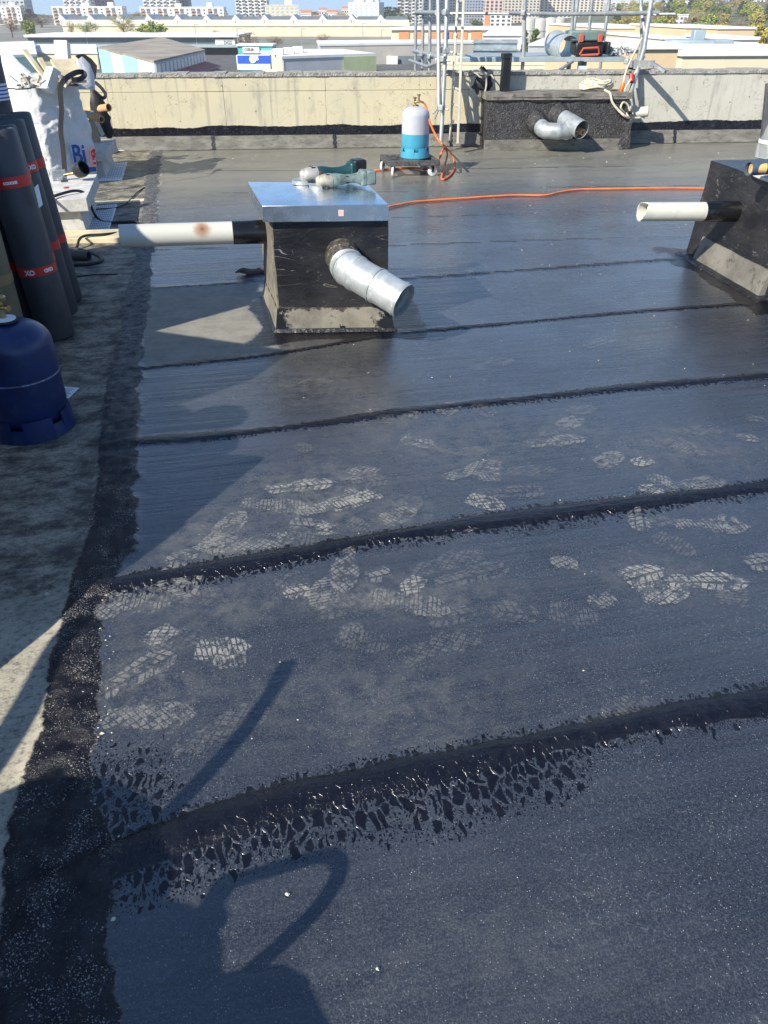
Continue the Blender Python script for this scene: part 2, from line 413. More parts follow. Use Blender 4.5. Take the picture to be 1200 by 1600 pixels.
def deck_material():
    g = G('torched_felt')
    P = g.tc()
    U = g.map((1,1,1), (0,0,-YAW))                        # along the laid sheets
    wv = g.n('ShaderNodeVectorMath', operation='ADD')      # wobble
    nn = g.n('ShaderNodeTexNoise'); g.L(P, nn.inputs['Vector']); nn.inputs['Scale'].default_value = 22; nn.inputs['Detail'].default_value = 3
    sc_ = g.n('ShaderNodeVectorMath', operation='SCALE'); g.L(nn.outputs['Color'], sc_.inputs[0]); sc_.inputs['Scale'].default_value = .034
    g.L(U, wv.inputs[0]); g.L(sc_.outputs[0], wv.inputs[1]); UW = wv.outputs[0]
    wet, drip, gut, left, dust = (g.attr(a) for a in ('wet', 'drip', 'gutter', 'leftside', 'dust'))
    rag = g.math('ADD', g.math('MULTIPLY', g.math('SUBTRACT', g.noise(30, 6, .8), .5), 1.3), g.math('MULTIPLY', g.math('SUBTRACT', g.noise(6, 3, .6), .5), 1.1))
    gut = g.ss(g.math('ADD', gut, rag), .42, .58); left = g.ss(g.math('ADD', left, g.math('MULTIPLY', rag, -1.)), .40, .60)
    # ---- drip cells: stretched cells that grow with the fringe value
    e = g.vor(46, 'DISTANCE_TO_EDGE', g.map((1.0,.40,1), vec=UW))
    cc = g.vor(46, 'F1', g.map((1.0,.40,1), vec=UW), 'Color')
    sep = g.n('ShaderNodeSeparateColor'); g.L(cc, sep.inputs[0])
    keep = g.math('LESS_THAN', sep.outputs[0], g.ss(drip, .02, .75, 0, 1.05))
    thr = g.ss(drip, .1, 1., .30, .055)
    cell = g.math('MULTIPLY', g.ss(e, thr, g.math('ADD', thr, .05)), keep)
    e2 = g.vor(150, 'F1', g.map((1.,.6,1), vec=UW))
    dots = g.math('MULTIPLY', g.math('LESS_THAN', e2, g.ss(drip, .0, .5, .0, .33)), g.math('GREATER_THAN', drip, .03))
    tarmask = g.math('MAXIMUM', g.ss(g.math('ADD', wet, g.math('MULTIPLY', g.math('SUBTRACT', g.noise(60, 4, .6, UW), .5), .7)), .35, .6), g.math('MAXIMUM', cell, dots), True)
    # ---- sheet colour
    streak = g.noise(3.2, 5, .6, g.map((.5,7,1), vec=U))
    big = g.noise(1.3, 4, .6)
    fine = g.noise(240, 3, .6)
    med = g.noise(28, 5, .65)
    sheet = g.mix(g.ss(streak, .3, .72), (.008,.010,.014), (.019,.022,.029))
    sheet = g.mix(g.ss(big, .35, .7, 0, .5), sheet, (.028,.031,.037))
    sheet = g.mix(g.ss(g.math('ADD', g.math('MULTIPLY', fine, .6), g.math('MULTIPLY', g.noise(110, 4, .7), .4)), .42, .64, 0, .85), sheet, (.062,.067,.078))
    # pale craze lines, then grit specks with sparkle glints painted in
    cr = g.vor(64, 'DISTANCE_TO_EDGE', g.map((1,.34,1), vec=UW))
    crm = g.math('MULTIPLY', g.math('LESS_THAN', cr, .030), g.math('MULTIPLY', g.ss(g.noise(90, 3, .6), .48, .56), g.ss(g.noise(2.6, 3, .6), .42, .60)))
    sheet = g.mix(g.math('MULTIPLY', crm, .45), sheet, (.15,.15,.155))
    sp = g.vor(210, 'F1'); spc = g.n('ShaderNodeSeparateColor'); g.L(g.vor(210, 'F1', None, 'Color'), spc.inputs[0])
    spk = g.math('MULTIPLY', g.math('LESS_THAN', sp, .22), g.math('GREATER_THAN', spc.outputs[0], .86))
    sheet = g.mix(g.math('MULTIPLY', spk, g.ss(g.noise(5, 4, .7), .36, .62, .25, 1.)), sheet, (.36,.36,.35))
    # dust film
    dm = g.math('MULTIPLY', dust, g.ss(g.noise(17, 6, .7, UW), .36, .66), True)
    dm2 = g.math('MULTIPLY', dm, g.mixf(g.ss(fine, .3, .7), .5, 1.))
    sheet = g.mix(dm2, sheet, (.21,.20,.17))
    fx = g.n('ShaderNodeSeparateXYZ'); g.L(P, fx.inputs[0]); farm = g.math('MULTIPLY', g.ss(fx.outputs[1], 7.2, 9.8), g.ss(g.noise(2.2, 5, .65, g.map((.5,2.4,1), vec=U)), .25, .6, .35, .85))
    sheet = g.mix(farm, sheet, g.mix(fine, (.14,.135,.11), (.25,.24,.195)))  # dry far dust, with pale streaks painting in wet reflections
    pat = g.math('MULTIPLY', g.attr('patch'), g.ss(g.noise(2.5, 6, .7, g.map((.8,2.,1), vec=U)), .2, .5, .55, 1.))
    sheet = g.mix(pat, sheet, g.mix(g.math('MULTIPLY', g.math('ADD', fine, g.ss(g.noise(7, 6, .75), .3, .7)), .5), (.11,.105,.09), (.29,.275,.225)))
    # ---- tar
    tar = g.mix(g.ss(med, .35, .7), (.003,.003,.006), (.008,.008,.012))
    col = g.mix(tarmask, sheet, tar)
    # ---- gutter: rough tar full of grit
    gs = g.vor(130, 'F1'); gsc = g.n('ShaderNodeSeparateColor'); g.L(g.vor(130, 'F1', None, 'Color'), gsc.inputs[0])
    grit = g.math('GREATER_THAN', g.noise(240, 3, .7), g.mixf(g.ss(g.noise(9, 4, .7), .38, .60), .72, .60))
    farf = g.n('ShaderNodeSeparateXYZ'); g.L(P, farf.inputs[0])
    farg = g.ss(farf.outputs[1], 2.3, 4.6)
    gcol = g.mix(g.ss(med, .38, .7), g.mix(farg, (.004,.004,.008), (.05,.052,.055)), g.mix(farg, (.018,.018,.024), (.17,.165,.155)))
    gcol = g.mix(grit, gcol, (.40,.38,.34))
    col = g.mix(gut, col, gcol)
    # ---- left strip: old pale, tar-smeared felt
    la = g.noise(5.5, 7, .72, g.map((1.1,1.7,1), vec=U)); lb = g.noise(2.1, 4, .6); lc = g.noise(130, 4, .7)
    lcol = g.mix(g.ss(la, .38, .64), (.055,.051,.042), (.34,.31,.235))
    lcol = g.mix(g.ss(lb, .50, .66, 0, .55), lcol, (.30,.28,.225))
    lcol = g.mix(g.ss(lc, .42, .62, 0, .35), lcol, (.03,.03,.03))
    near = g.ss(farf.outputs[1], 1.75, 1.95)
    lcol = g.mix(g.math('MULTIPLY', g.math('SUBTRACT', 1., near), g.ss(lc, .3, .7, .45, .9)), lcol, (.40,.37,.29))
    col = g.mix(left, col, lcol)
    lm = g.noise(38, 7, .8, g.map((1,1.5,1), vec=U)); col = g.mix(g.math('MULTIPLY', left, g.ss(lm, .50, .62, 0, .6)), col, (.035,.035,.033)); col = g.mix(g.math('MULTIPLY', left, g.ss(lm, .44, .36, 0, .35)), col, (.42,.39,.31))
    # ---- roughness
    rs = g.mixf(g.ss(g.math('ADD', g.math('MULTIPLY', streak, .5), g.math('MULTIPLY', big, .5)), .36, .62), .15, .38)
    rs = g.mixf(dm2, rs, .8); rs = g.mixf(pat, rs, .75)
    rs = g.mixf(tarmask, rs, g.mixf(med, .05, .26))
    rs = g.mixf(gut, rs, g.mixf(farg, .24, .6)); rs = g.mixf(left, rs, .72); rs = g.mixf(farm, rs, .5)
    coat_ = g.mixf(tarmask, g.mixf(g.ss(big, .35, .65), .25, .65), .10); coat_ = g.mixf(g.math('MAXIMUM', g.math('MAXIMUM', gut, left), g.math('MAXIMUM', dm2, pat), True), coat_, 0.)
    spc_ = g.mixf(tarmask, 1.0, .42); spc_ = g.mixf(gut, spc_, .35); spc_ = g.mixf(left, spc_, .4)
    # ---- relief
    soft = g.noise(9, 3, .5, g.map((.6,1.6,1), vec=U))
    h = g.math('ADD', g.math('MULTIPLY', fine, .26), g.math('MULTIPLY', g.noise(75, 4, .6, g.map((1,.5,1), vec=U)), .30))
    h = g.math('ADD', h, g.math('MULTIPLY', soft, .8)); h = g.math('ADD', h, g.math('MULTIPLY', streak, 2.2))
    h = g.math('ADD', h, g.math('MULTIPLY', cell, -.45))
    h = g.math('ADD', h, g.math('MULTIPLY', g.math('MULTIPLY', wet, g.noise(16, 4, .6, g.map((.35,2.6,1), vec=UW))), 2.6))
    h = g.math('ADD', h, g.math('MULTIPLY', g.math('MULTIPLY', g.math('MAXIMUM', g.math('MULTIPLY', wet, .22), gut), g.noise(48, 6, .8)), 3.0))
    g1 = g.bump(h, .55, .006)
    return g.set(base=col, rough=rs, normal=g1, spec=spc_, coat=coat_, coatr=g.mixf(streak, .12, .34))
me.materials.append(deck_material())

# ---- dried, dusty boot prints on the felt (surface marks)
def sole_outline(kind, rk):
    def hw(t): return .038+.015*math.sin(math.pi*min(1, max(0, (t-.25)/.75)))-.010*math.exp(-((t-.38)/.1)**2)
    t0, t1 = {0: (0., .34), 1: (.42, 1.), 2: (0., 1.)}[kind]; L = .29; P = []; n_ = 22
    for sgn in (1, -1):
        for i in range(n_+1):
            t = t0+(t1-t0)*i/n_; t = t if sgn > 0 else t0+t1-t
            e = 1-max(0, (t-.80)/.2)**2.2*.95-(max(0, (.10-t)/.10)**2*.6)
            if t <= t0+.001 or t >= t1-.001: e *= .8
            P.append((t*L+rk.uniform(-.003, .003), sgn*hw(t)*max(.05, e)*rk.uniform(.9, 1.06)))
    return P
def dust_mat(name, amt, c, tread):
    g = G(name)
    uv = g.n('ShaderNodeUVMap'); uv.uv_map = 'tread'
    nz_ = g.n('ShaderNodeTexNoise'); g.L(g.tc(), nz_.inputs['Vector']); nz_.inputs['Scale'].default_value = 40; nz_.inputs['Detail'].default_value = 3
    s1 = g.n('ShaderNodeVectorMath', operation='SCALE'); g.L(nz_.outputs['Color'], s1.inputs[0]); s1.inputs['Scale'].default_value = .010
    s2 = g.n('ShaderNodeVectorMath', operation='ADD'); g.L(uv.outputs[0], s2.inputs[0]); g.L(s1.outputs[0], s2.inputs[1])
    sp_ = g.n('ShaderNodeSeparateXYZ'); g.L(s2.outputs[0], sp_.inputs[0]); u_, v_ = sp_.outputs[0], sp_.outputs[1]
    def bars(x, pitch, gap):                                # 1 on lugs, 0 in grooves
        f = g.math('FRACT', g.math('DIVIDE', x, pitch)); d = g.math('ABSOLUTE', g.math('SUBTRACT', f, .5)); return g.ss(d, .5-gap, .5-gap*.45, 1., 0.)
    av = g.math('ABSOLUTE', v_)
    if tread == 0:                                          # chevrons split by a centre groove
        t_ = g.math('MULTIPLY', bars(g.math('ADD', u_, g.math('MULTIPLY', av, .55)), .026, .17), g.ss(av, .002, .005))
        t_ = g.math('MULTIPLY', t_, bars(g.math('ADD', v_, .004), .034, .10))
    elif tread == 1:                                        # slanting herringbone blocks
        t_ = g.math('MULTIPLY', bars(g.math('ADD', u_, v_), .024, .16), bars(g.math('SUBTRACT', u_, g.math('MULTIPLY', v_, 1.3)), .038, .13))
    else:                                                   # fine cross bars with a wavy rim groove
        sn_ = g.math('MULTIPLY', g.math('SINE', g.math('MULTIPLY', u_, 120.)), .005)
        t_ = g.math('MULTIPLY', bars(g.math('ADD', u_, g.math('MULTIPLY', v_, .25)), .015, .22), g.ss(g.math('ABSOLUTE', g.math('SUBTRACT', av, g.math('ADD', sn_, .022))), .0015, .004))
    f_ = g.ss(g.math('ADD', g.attr('fade'), g.math('MULTIPLY', g.math('SUBTRACT', g.noise(70, 5, .7), .5), .9)), .15, .55)
    a = g.math('MULTIPLY', g.mixf(t_, .10, 1.), g.math('MULTIPLY', f_, g.ss(g.noise(21, 6, .78), .42, .56, .02, 1.)))
    a = g.math('MULTIPLY', g.math('MULTIPLY', a, g.ss(g.noise(260, 4, .75), .34, .60, .35, 1.)), amt)
    return g.set(base=g.mix(g.noise(150, 3), tuple(x*.75 for x in c), tuple(x*1.2 for x in c)), rough=.85, alpha=a)
MD = [dust_mat('dry_dust_'+n_, amt, c, t) for n_, amt, c in (('strong', .82, (.36,.355,.33)), ('medium', .55, (.31,.31,.295)), ('faint', .26, (.27,.27,.265))) for t in (0, 1, 2)]
prints = [(465,925,0,75,0),(250,993,0,60,0),(340,1015,1,80,0),(210,1055,2,62,1),(225,1120,2,65,1),(205,940,2,80,1),(290,930,2,82,2),(560,775,1,85,0),(520,790,2,80,0),(470,760,2,95,0),(560,740,1,80,1),(430,790,2,80,1),(480,822,1,85,1),(510,828,0,85,0),(620,808,1,75,1),(590,900,0,80,1),(645,915,0,15,0),(640,942,2,95,1),(560,945,2,80,2),(755,785,1,110,0),(765,746,0,70,1),(800,770,2,85,2),(740,735,2,80,1),(700,640,1,30,1),(650,690,1,140,1),(720,705,2,80,2),(890,662,1,30,1),(870,690,2,75,1),(1003,722,0,85,0),(1030,750,0,100,1),(1055,700,2,110,2),(1018,765,0,85,0),(1085,757,2,88,1),(1168,685,0,105,1),(1085,673,2,90,2),(1110,822,2,95,1),(1000,900,1,60,0),(1030,930,1,85,0),(940,940,0,90,1),(1105,910,2,105,0),(882,880,0,120,1),(890,960,1,95,2),(1030,815,0,70,2),(350,1140,2,50,2),(560,1000,1,95,2),(740,900,2,70,2),(400,850,2,60,1),(350,830,2,40,1),(320,860,2,55,1),(700,880,2,70,2),(770,570,2,80,2),(940,535,2,40,2),(480,600,2,70,2),(610,655,2,110,2),(1180,655,0,80,2),(690,1010,2,80,2),(960,1120,2,60,2),(1195,880,1,80,1)]
rq = random.Random(21)
for i in range(34):                                          # older, fainter tracks
    a_ = rq.random()
    if a_ < .55: bx_ = rq.choice(prints[:45]); prints.append((bx_[0]+rq.uniform(-60,60), bx_[1]+rq.uniform(-22,22), rq.choice((0,0,1,1,2)), rq.uniform(0,180), rq.choice((1,2,2))))
    else: prints.append((rq.uniform(240,1190), rq.uniform(640,1000), rq.choice((0,1,1)), rq.uniform(0,180), rq.choice((1,2,2,2))))
dm = MB(); sl_idx = []; uvs = []; fades = []
for k, (px, py, kd, az, st) in enumerate(prints):
    az += random.Random(k+99).uniform(-22, 22); c = W(px, py); ux = Vector((math.sin(R(az)), math.cos(R(az)), 0)); uy = Vector((-ux.y, ux.x, 0)); rk = random.Random(k)
    off = {0: .05, 1: .19, 2: .145}[kd]; z = .0022+.00006*k
    O = sole_outline(kd, rk); n_ = len(O); cu = sum(a for a, b in O)/n_
    I = [(cu+(a-cu)*.86, b*.80) for a, b in O]
    o_ = len(dm.v)
    for (a, b), f_ in [(q, 0.) for q in O]+[(q, 1.) for q in I]:
        p = c+ux*(a-off)+uy*b; dm.v.append((p.x, p.y, z)); uvs.append((a+rk.random()*0, b)); fades.append(f_)
    for i in range(n_): dm.f.append((o_+i, o_+(i+1) % n_, o_+n_+(i+1) % n_, o_+n_+i)); sl_idx.append(st*3+k % 3)
    dm.f.append(tuple(o_+n_+i for i in range(n_))); sl_idx.append(st*3+k % 3)
ob = dm.build('dusty_boot_prints', MD, smooth=0); tag(ob, kind='structure')
ob.data.polygons.foreach_set('material_index', sl_idx)
ul = ob.data.uv_layers.new(name='tread'); li = np.zeros(len(ob.data.loops), dtype=np.int32); ob.data.loops.foreach_get('vertex_index', li)
ul.data.foreach_set('uv', np.array(uvs, dtype=np.float32)[li].ravel())
fa = ob.data.attributes.new('fade', 'FLOAT', 'POINT'); fa.data.foreach_set('value', np.array(fades, dtype=np.float32))

# ---- grit and pale crumbs lying on the roof
rg = random.Random(5); gb = MB()
def pebble(mb, x, y, z, r):
    vs = []
    for i in range(6):
        a = i/6*6.283; k = r*rg.uniform(.6, 1.2); vs.append((x+k*math.cos(a), y+k*math.sin(a)*.8, z))
    vs.append((x+rg.uniform(-.3, .3)*r, y, z+r*rg.uniform(.5, 1.)))
    mb.add(vs, [(i, (i+1) % 6, 6) for i in range(6)])
gly = sorted([(p.y, p.x) for p in gl]); gry = sorted([(p.y, p.x) for p in gr])
for i in range(900):
    y = .6+rg.random()**1.6*9; x0 = np.interp(y, [a for a, b in gly], [b for a, b in gly]); x1 = np.interp(y, [a for a, b in gry], [b for a, b in gry])
    if y < 1.1: x0 -= .35*(1.1-y)*0+.2; 
    x = rg.uniform(x0-.02, x1+.04); pebble(gb, x, y, .006, rg.uniform(.0010, .0030)*(1+.12*y))
for i in range(260):
    y = rg.uniform(.6, 9); x = rg.uniform(-.8, 3.); pebble(gb, x, y, .001, rg.uniform(.001, .0028)*(1+.15*y))
for i in range(90):
    y = rg.uniform(9.9, 10.9)+.05*rg.random(); x = rg.uniform(-3.2, 5); pebble(gb, x, y, .001, rg.uniform(.003, .009))
for px, py, r in [(152,1055,.004),(160,1147,.006),(215,905,.007),(92,1440,.005),(177,1437,.005),(90,1340,.005),(448,1398,.005),(243,1325,.005),(590,1515,.004),(73,930,.008),(218,690,.010),(205,757,.006),(180,765,.005)]:
    p = W(px, py); pebble(gb, p.x, p.y, .003, r*1.3)
tag(gb.build('grit', pm('pale_grit', (.5,.47,.38), .9, var=.3, bump=.2), smooth=0), label='pale stone crumbs scattered over the tarred roof', cat='gravel', kind='stuff')

# ================================================================== PARAPET AND BUILDING UNDER THE DECK
GZ = -12.0                                                  # street level
wu = Vector((WU[0], WU[1], 0)); wnm = Vector((-WU[1], WU[0], 0))    # along / away from camera
wo = Vector((-3.478, 10.863, 0))
def wp(s, t, z): return wo+wu*s+wnm*t+V(0,0,z)
def wmesh(mb, s0, s1, t0, t1, z0, z1):
    return mb.hexa([wp(s0,t0,z0), wp(s1,t0,z0), wp(s1,t1,z0), wp(s0,t1,z0)], [wp(s0,t0,z1), wp(s1,t0,z1), wp(s1,t1,z1), wp(s0,t1,z1)])
def conc_mat(name, c0, c1):
    g = G(name); P = g.tc()
    a = g.noise(1.1, 5, .6); b = g.noise(6, 6, .7, g.map((1,1,.35))); f = g.noise(60, 3, .6)
    col = g.mix(g.ss(a, .35, .65), c0, c1)
    col = g.mix(g.ss(b, .48, .70, 0, .55), col, (.25,.24,.20))
    pv = g.vor(9); pc = g.n('ShaderNodeSeparateColor'); g.L(g.vor(9, 'F1', None, 'Color'), pc.inputs[0])
    pit = g.math('MULTIPLY', g.math('LESS_THAN', pv, .09), g.math('GREATER_THAN', pc.outputs[0], .55))
    col = g.mix(g.math('MULTIPLY', pit, .75), col, (.10,.09,.07))
    st = g.noise(5, 3, .5, g.map((3,3,.12)))
    col = g.mix(g.ss(st, .56, .72, 0, .45), col, (.24,.23,.20))
    ck = g.math('ABSOLUTE', g.math('SUBTRACT', g.noise(1.3, 5, .65, None, .4), .5)); col = g.mix(g.math('MULTIPLY', g.math('LESS_THAN', ck, .0022), .5), col, (.16,.15,.12))
    return g.set(base=col, rough=.85, normal=g.bump(g.math('ADD', f, g.math('MULTIPLY', pit, -2)), .35, .006))
M_wall = conc_mat('cast_concrete_cream', (.55,.49,.33), (.50,.455,.33))
M_wallw = conc_mat('cast_concrete_white', (.43,.42,.355), (.48,.465,.41))
M_cope = pm('rough_coping', (.34,.33,.30), .9, var=.3, sc=12, bump=1, bs=40, dirt=(.12,.12,.11), dirtamt=.7, dist=.03)
pw = thing('parapet_wall', wp(0, .2, 0), 'cream concrete parapet wall closing the far side of the roof', 'wall')
# panels with recessed joints
joints = [-6.5, -2.2, 0., 1.45, 2.75, 4.62]
for a, b in zip(joints[:-1], joints[1:]):
    m = MB(); wmesh(m, a+.0015, b-.0015, .10, .45, .02, .663); m.build('wall_panel', M_wall, pw, bevel=.004)
    m = MB(); wmesh(m, a+.0015, b-.0015, .098, .45, .666, .825); m.build('wall_panel', M_wall, pw, bevel=.004)
for a, b in ((4.62, 6.3), (6.3, 8.9), (8.9, 17)):
    m = MB(); wmesh(m, a+.003, b-.003, .10, .45, .02, .825); m.build('wall_panel', M_wallw, pw, bevel=.004)
m = MB()
s = -6.5
while s < 17:
    e = min(17, s+.16); z = .865+random.uniform(-.006, .008)
    wmesh(m, s, e, .085+random.uniform(-.004, .004), .46, .828, z); s = e
m.build('coping', M_cope, pw)
# black tarred band with a ragged top edge, then the grey felt upstand
for (s0, s1) in ((-6.5, 4.95), (6.35, 17)):
    m = MB(); n = int((s1-s0)/.03); vs = []; rr = random.Random(3)
    zt = .27; 
    for i in range(n+1):
        s_ = s0+(s1-s0)*i/n; zt = .265+.03*(float(vnoise(np.array([s_*3.1]), np.array([2.]))[0])-.5)+.004*rr.uniform(-1, 1)
        vs += [wp(s_, .092, .0), wp(s_, .092, zt), wp(s_, .11, zt)]
    m.add(vs, [f for i in range(n) for f in ((3*i, 3*i+3, 3*i+4, 3*i+1), (3*i+1, 3*i+4, 3*i+5, 3*i+2))])
    m.build('tar_band', pm('speckled_tar', (.008,.008,.013), .25, var=.5, sc=10, bump=.35, bs=40, dirt=(.30,.29,.25), dirtamt=.10, dist=.012), pw)
s = -6.5
while s < 17:
    L = random.choice([1.0, .98, 1.02])*1.55; e = s+L; dz = random.uniform(-.008, .01)
    if not (4.9 < s+.2 < 5.9):
        m = MB(); m.hexa([wp(s,0,.003), wp(e+.03,-.003,.003), wp(e+.03,.088,.003), wp(s,.09,.003)], [wp(s,.055,.155+dz), wp(e+.03,.052,.155+dz), wp(e+.03,.088,.155+dz), wp(s,.09,.155+dz)])
        m.build('felt_upstand', M_felt, pw, bevel=.006)
        m = MB(); vs = []
        for i in range(9): vs.append(wp(e+.008*math.sin(i*1.7)-.012, -.006+.055*i/8, .01+.155*i/8)); vs.append(wp(e+.03+.008*math.sin(i*2.3), -.006+.055*i/8, .01+.155*i/8))
        m.add(vs, [(2*i, 2*i+1, 2*i+3, 2*i+2) for i in range(8)]); m.build('tar_seam', M_tar, pw)
    s = e
hb = MB()
hb.prism([wp(-14,.46,0)[:2], wp(17,.46,0)[:2], (14.5,-8), (-10,-8)][::-1], GZ, -.012)
tag(hb.build('host_building', pm('render_grey', (.45,.44,.41), .85, bump=.2), loc=(0,0,GZ)), 'tall rendered building whose flat roof is underfoot', 'building')

# ================================================================== CHIMNEY BOX WITH METAL CAP
def quadbody(mb, b, z0, z1, grow0=0., grow1=0.):
    c = sum((Vector((p[0], p[1], 0)) for p in b), Vector())/4
    def q(g_, z): return [c+(Vector((p[0], p[1], 0))-c)*(1+g_)+V(0,0,z) for p in b]
    return mb.hexa(q(grow0, z0), q(grow1, z1))
def lumpy(mb_fn, name, mat, par, amp=.006, sub=5, seed=1):
    """subdivided, slightly uneven torched-felt faces"""
    m = MB(); mb_fn(m); ob = m.build(name, mat, par, smooth=40)
    bm = bmesh.new(); bm.from_mesh(ob.data)
    bmesh.ops.subdivide_edges(bm, edges=bm.edges, cuts=sub, use_grid_fill=True)
    from mathutils import noise
    for v in bm.verts:
        k = noise.noise_vector(v.co*6+Vector((seed*3.1, 0, 0)))
        v.co += k*amp
    bm.to_mesh(ob.data); bm.free(); ob.data.polygons.foreach_set('use_smooth', [True]*len(ob.data.polygons)); ob.data.set_sharp_from_angle(angle=R(35))
    return ob
def tarfelt_mat():
    g = G('wrinkled_tar_felt')
    n = g.noise(2.5, 5, .6); wr = g.noise(4.5, 4, .5, g.map((.6,.6,1.3)), .6); f = g.noise(120, 4, .6)
    col = g.mix(g.ss(n, .35, .65), (.010,.010,.012), (.026,.025,.026))
    ln = g.math('ABSOLUTE', g.math('SUBTRACT', g.noise(5, 3, .5, g.map((.4,.6,1.5), (0,.6,.3)), 1.5), .5)); sc = g.math('MULTIPLY', g.math('LESS_THAN', ln, .004), g.ss(g.noise(6, 4, .6), .50, .60))
    col = g.mix(g.math('MULTIPLY', sc, .45), col, (.38,.36,.32))
    col = g.mix(g.ss(g.noise(35, 5, .7), .60, .72, 0, .4), col, (.16,.15,.14))
    return g.set(base=col, rough=g.mixf(n, .18, .5), normal=g.bump(g.math('ADD', g.math('MULTIPLY', wr, 4.), g.math('MULTIPLY', f, .6)), .5, .010))
M_tarfelt = tarfelt_mat()
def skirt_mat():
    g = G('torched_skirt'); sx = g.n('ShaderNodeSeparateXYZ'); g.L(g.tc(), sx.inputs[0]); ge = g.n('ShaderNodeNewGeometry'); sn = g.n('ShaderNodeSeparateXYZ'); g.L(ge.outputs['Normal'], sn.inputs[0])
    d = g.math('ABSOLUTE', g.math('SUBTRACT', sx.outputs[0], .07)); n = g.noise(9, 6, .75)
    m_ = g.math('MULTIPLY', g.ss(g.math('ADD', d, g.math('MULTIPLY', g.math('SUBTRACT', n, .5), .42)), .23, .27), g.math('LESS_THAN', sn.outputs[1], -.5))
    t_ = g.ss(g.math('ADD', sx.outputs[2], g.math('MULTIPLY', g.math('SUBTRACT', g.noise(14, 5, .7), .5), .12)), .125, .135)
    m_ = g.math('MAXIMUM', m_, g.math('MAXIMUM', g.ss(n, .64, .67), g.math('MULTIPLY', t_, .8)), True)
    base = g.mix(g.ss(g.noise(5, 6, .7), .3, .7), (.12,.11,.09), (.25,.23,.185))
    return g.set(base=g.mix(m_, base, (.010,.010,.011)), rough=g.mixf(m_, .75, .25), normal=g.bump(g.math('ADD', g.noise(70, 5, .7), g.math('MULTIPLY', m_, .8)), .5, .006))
foot = [(-.598,4.295), (.022,4.318), (-.10,4.84), (-.745,4.86)]
ch = thing('vent_chimney', (-.36, 4.58, 0), 'black tarred vent box under a shiny square metal cap, nearest the middle', 'vent box', 'tarred vent boxes on the roof')
lumpy(lambda m: quadbody(m, foot, .10, .615), 'shaft', M_tarfelt, ch, .006, 9, 1)
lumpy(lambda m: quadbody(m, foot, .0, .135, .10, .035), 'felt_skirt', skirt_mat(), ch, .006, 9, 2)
m = MB(); quadbody(m, foot, .0, .022, .16, .10); m.build('tar_bead', M_tar, ch, bevel=.004)
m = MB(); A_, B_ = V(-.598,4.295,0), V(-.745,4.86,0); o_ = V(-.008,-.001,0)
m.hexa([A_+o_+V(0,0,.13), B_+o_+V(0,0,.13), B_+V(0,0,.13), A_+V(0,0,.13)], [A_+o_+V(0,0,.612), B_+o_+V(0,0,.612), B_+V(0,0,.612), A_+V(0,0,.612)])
m.build('sunlit_side_felt', pm('sunlit_dusty_felt', (.17,.155,.12), .8, var=.3, sc=8, bump=.5, bs=70, dirt=(.02,.02,.02), dirtamt=.9), ch)  # added pale plate: dust, plus sunlight on this side painted into its colour
# ragged tar smears at the foot corners
def smear(par, c, w_, h_, n_dir, seed):
    rr = random.Random(seed); m = MB(); x = V(-n_dir.y, n_dir.x, 0)
    P = []
    for i in range(14):
        a = i/14*6.283; k = rr.uniform(.65, 1.1); P.append(c+x*math.cos(a)*w_*k+V(0,0,math.sin(a)*h_*k))
    vs = [p+n_dir*.004 for p in P]+[c+n_dir*.010]
    m.add(vs, [(i, (i+1) % 14, 14) for i in range(14)]); m.build('tar_smear', M_tar, par, smooth=80)
fn = V(.035,-1,0).normalized()
# cap: shallow pyramid with folded skirt
capc = [V(-.640,4.252,0), V(.024,4.285,0), V(-.104,4.885,0), V(-.815,4.915,0)]
m = MB(); cc_ = sum(capc, Vector())/4
lo = [p+V(0,0,.612) for p in capc]; hi = [p+V(0,0,.695) for p in capc]; li = [cc_+(p-cc_)*.985+V(0,0,.612) for p in capc]
m.add(lo+hi+[cc_+V(0,0,.722)]+li, [(0,1,5,4),(1,2,6,5),(2,3,7,6),(3,0,4,7),(4,5,8),(5,6,8),(6,7,8),(7,4,8),(0,9,10,1),(1,10,11,2),(2,11,12,3),(3,12,9,0),(9,12,11,10)])
M_cap = pm('polished_zinc', (.72,.78,.83), .26, 1., var=.07, sc=5, bump=.10, bs=9, dist=.004)
cap = m.build('cap', M_cap, ch, smooth=12, bevel=.002)
m = MB(); u_ = (capc[1]-capc[0]).normalized(); p = capc[0].lerp(capc[1], .60)+V(0,0,.64)-V(0,.003,0)
m.hexa([p, p+u_*.028, p+u_*.028+V(0,.003,0), p+V(0,.003,0)], [p+V(0,0,.03), p+u_*.028+V(0,0,.03), p+u_*.028+V(0,.003,.03), p+V(0,.003,.03)])
m.build('price_sticker', pm('pink_sticker', (.7,.45,.42), .6, var=.05), cap)
# front duct: tarred collar, elbow, open galvanised end
d0 = WY(536, 401, 4.31); d1 = WY(546, 421, 4.16); d3 = WY(631, 471, 3.96); d2 = d1.lerp(d3, .16)+V(0,-.008,.002)
pa = crv([d0+V(0,.03,0), d0, d1, d2, d1.lerp(d3, .62), d3], 6)
m = MB(); m.tube(crv([d0+V(0,.04,0), d0+V(0,-.02,0), d0.lerp(d1, .62)], 5), [.112,.108,.103,.100,.098,.096,.096,.096,.095,.094,.093], 28, True)
m.build('tar_collar', pm('tarred_metal', (.06,.055,.045), .5, .3, var=.6, sc=16, bump=1, bs=50, dirt=(.36,.34,.27), dirtamt=.8, dist=.015), ch)
def ribbed(path, r, ribs, ribh=.006):
    out = []
    n_ = len(path)
    for i in range(n_): out.append(r+(ribh if i in ribs else 0))
    return out
pp = crv([d0.lerp(d1, .45), d0.lerp(d1, .95), d2, d2.lerp(d3, .5), d3], 11)
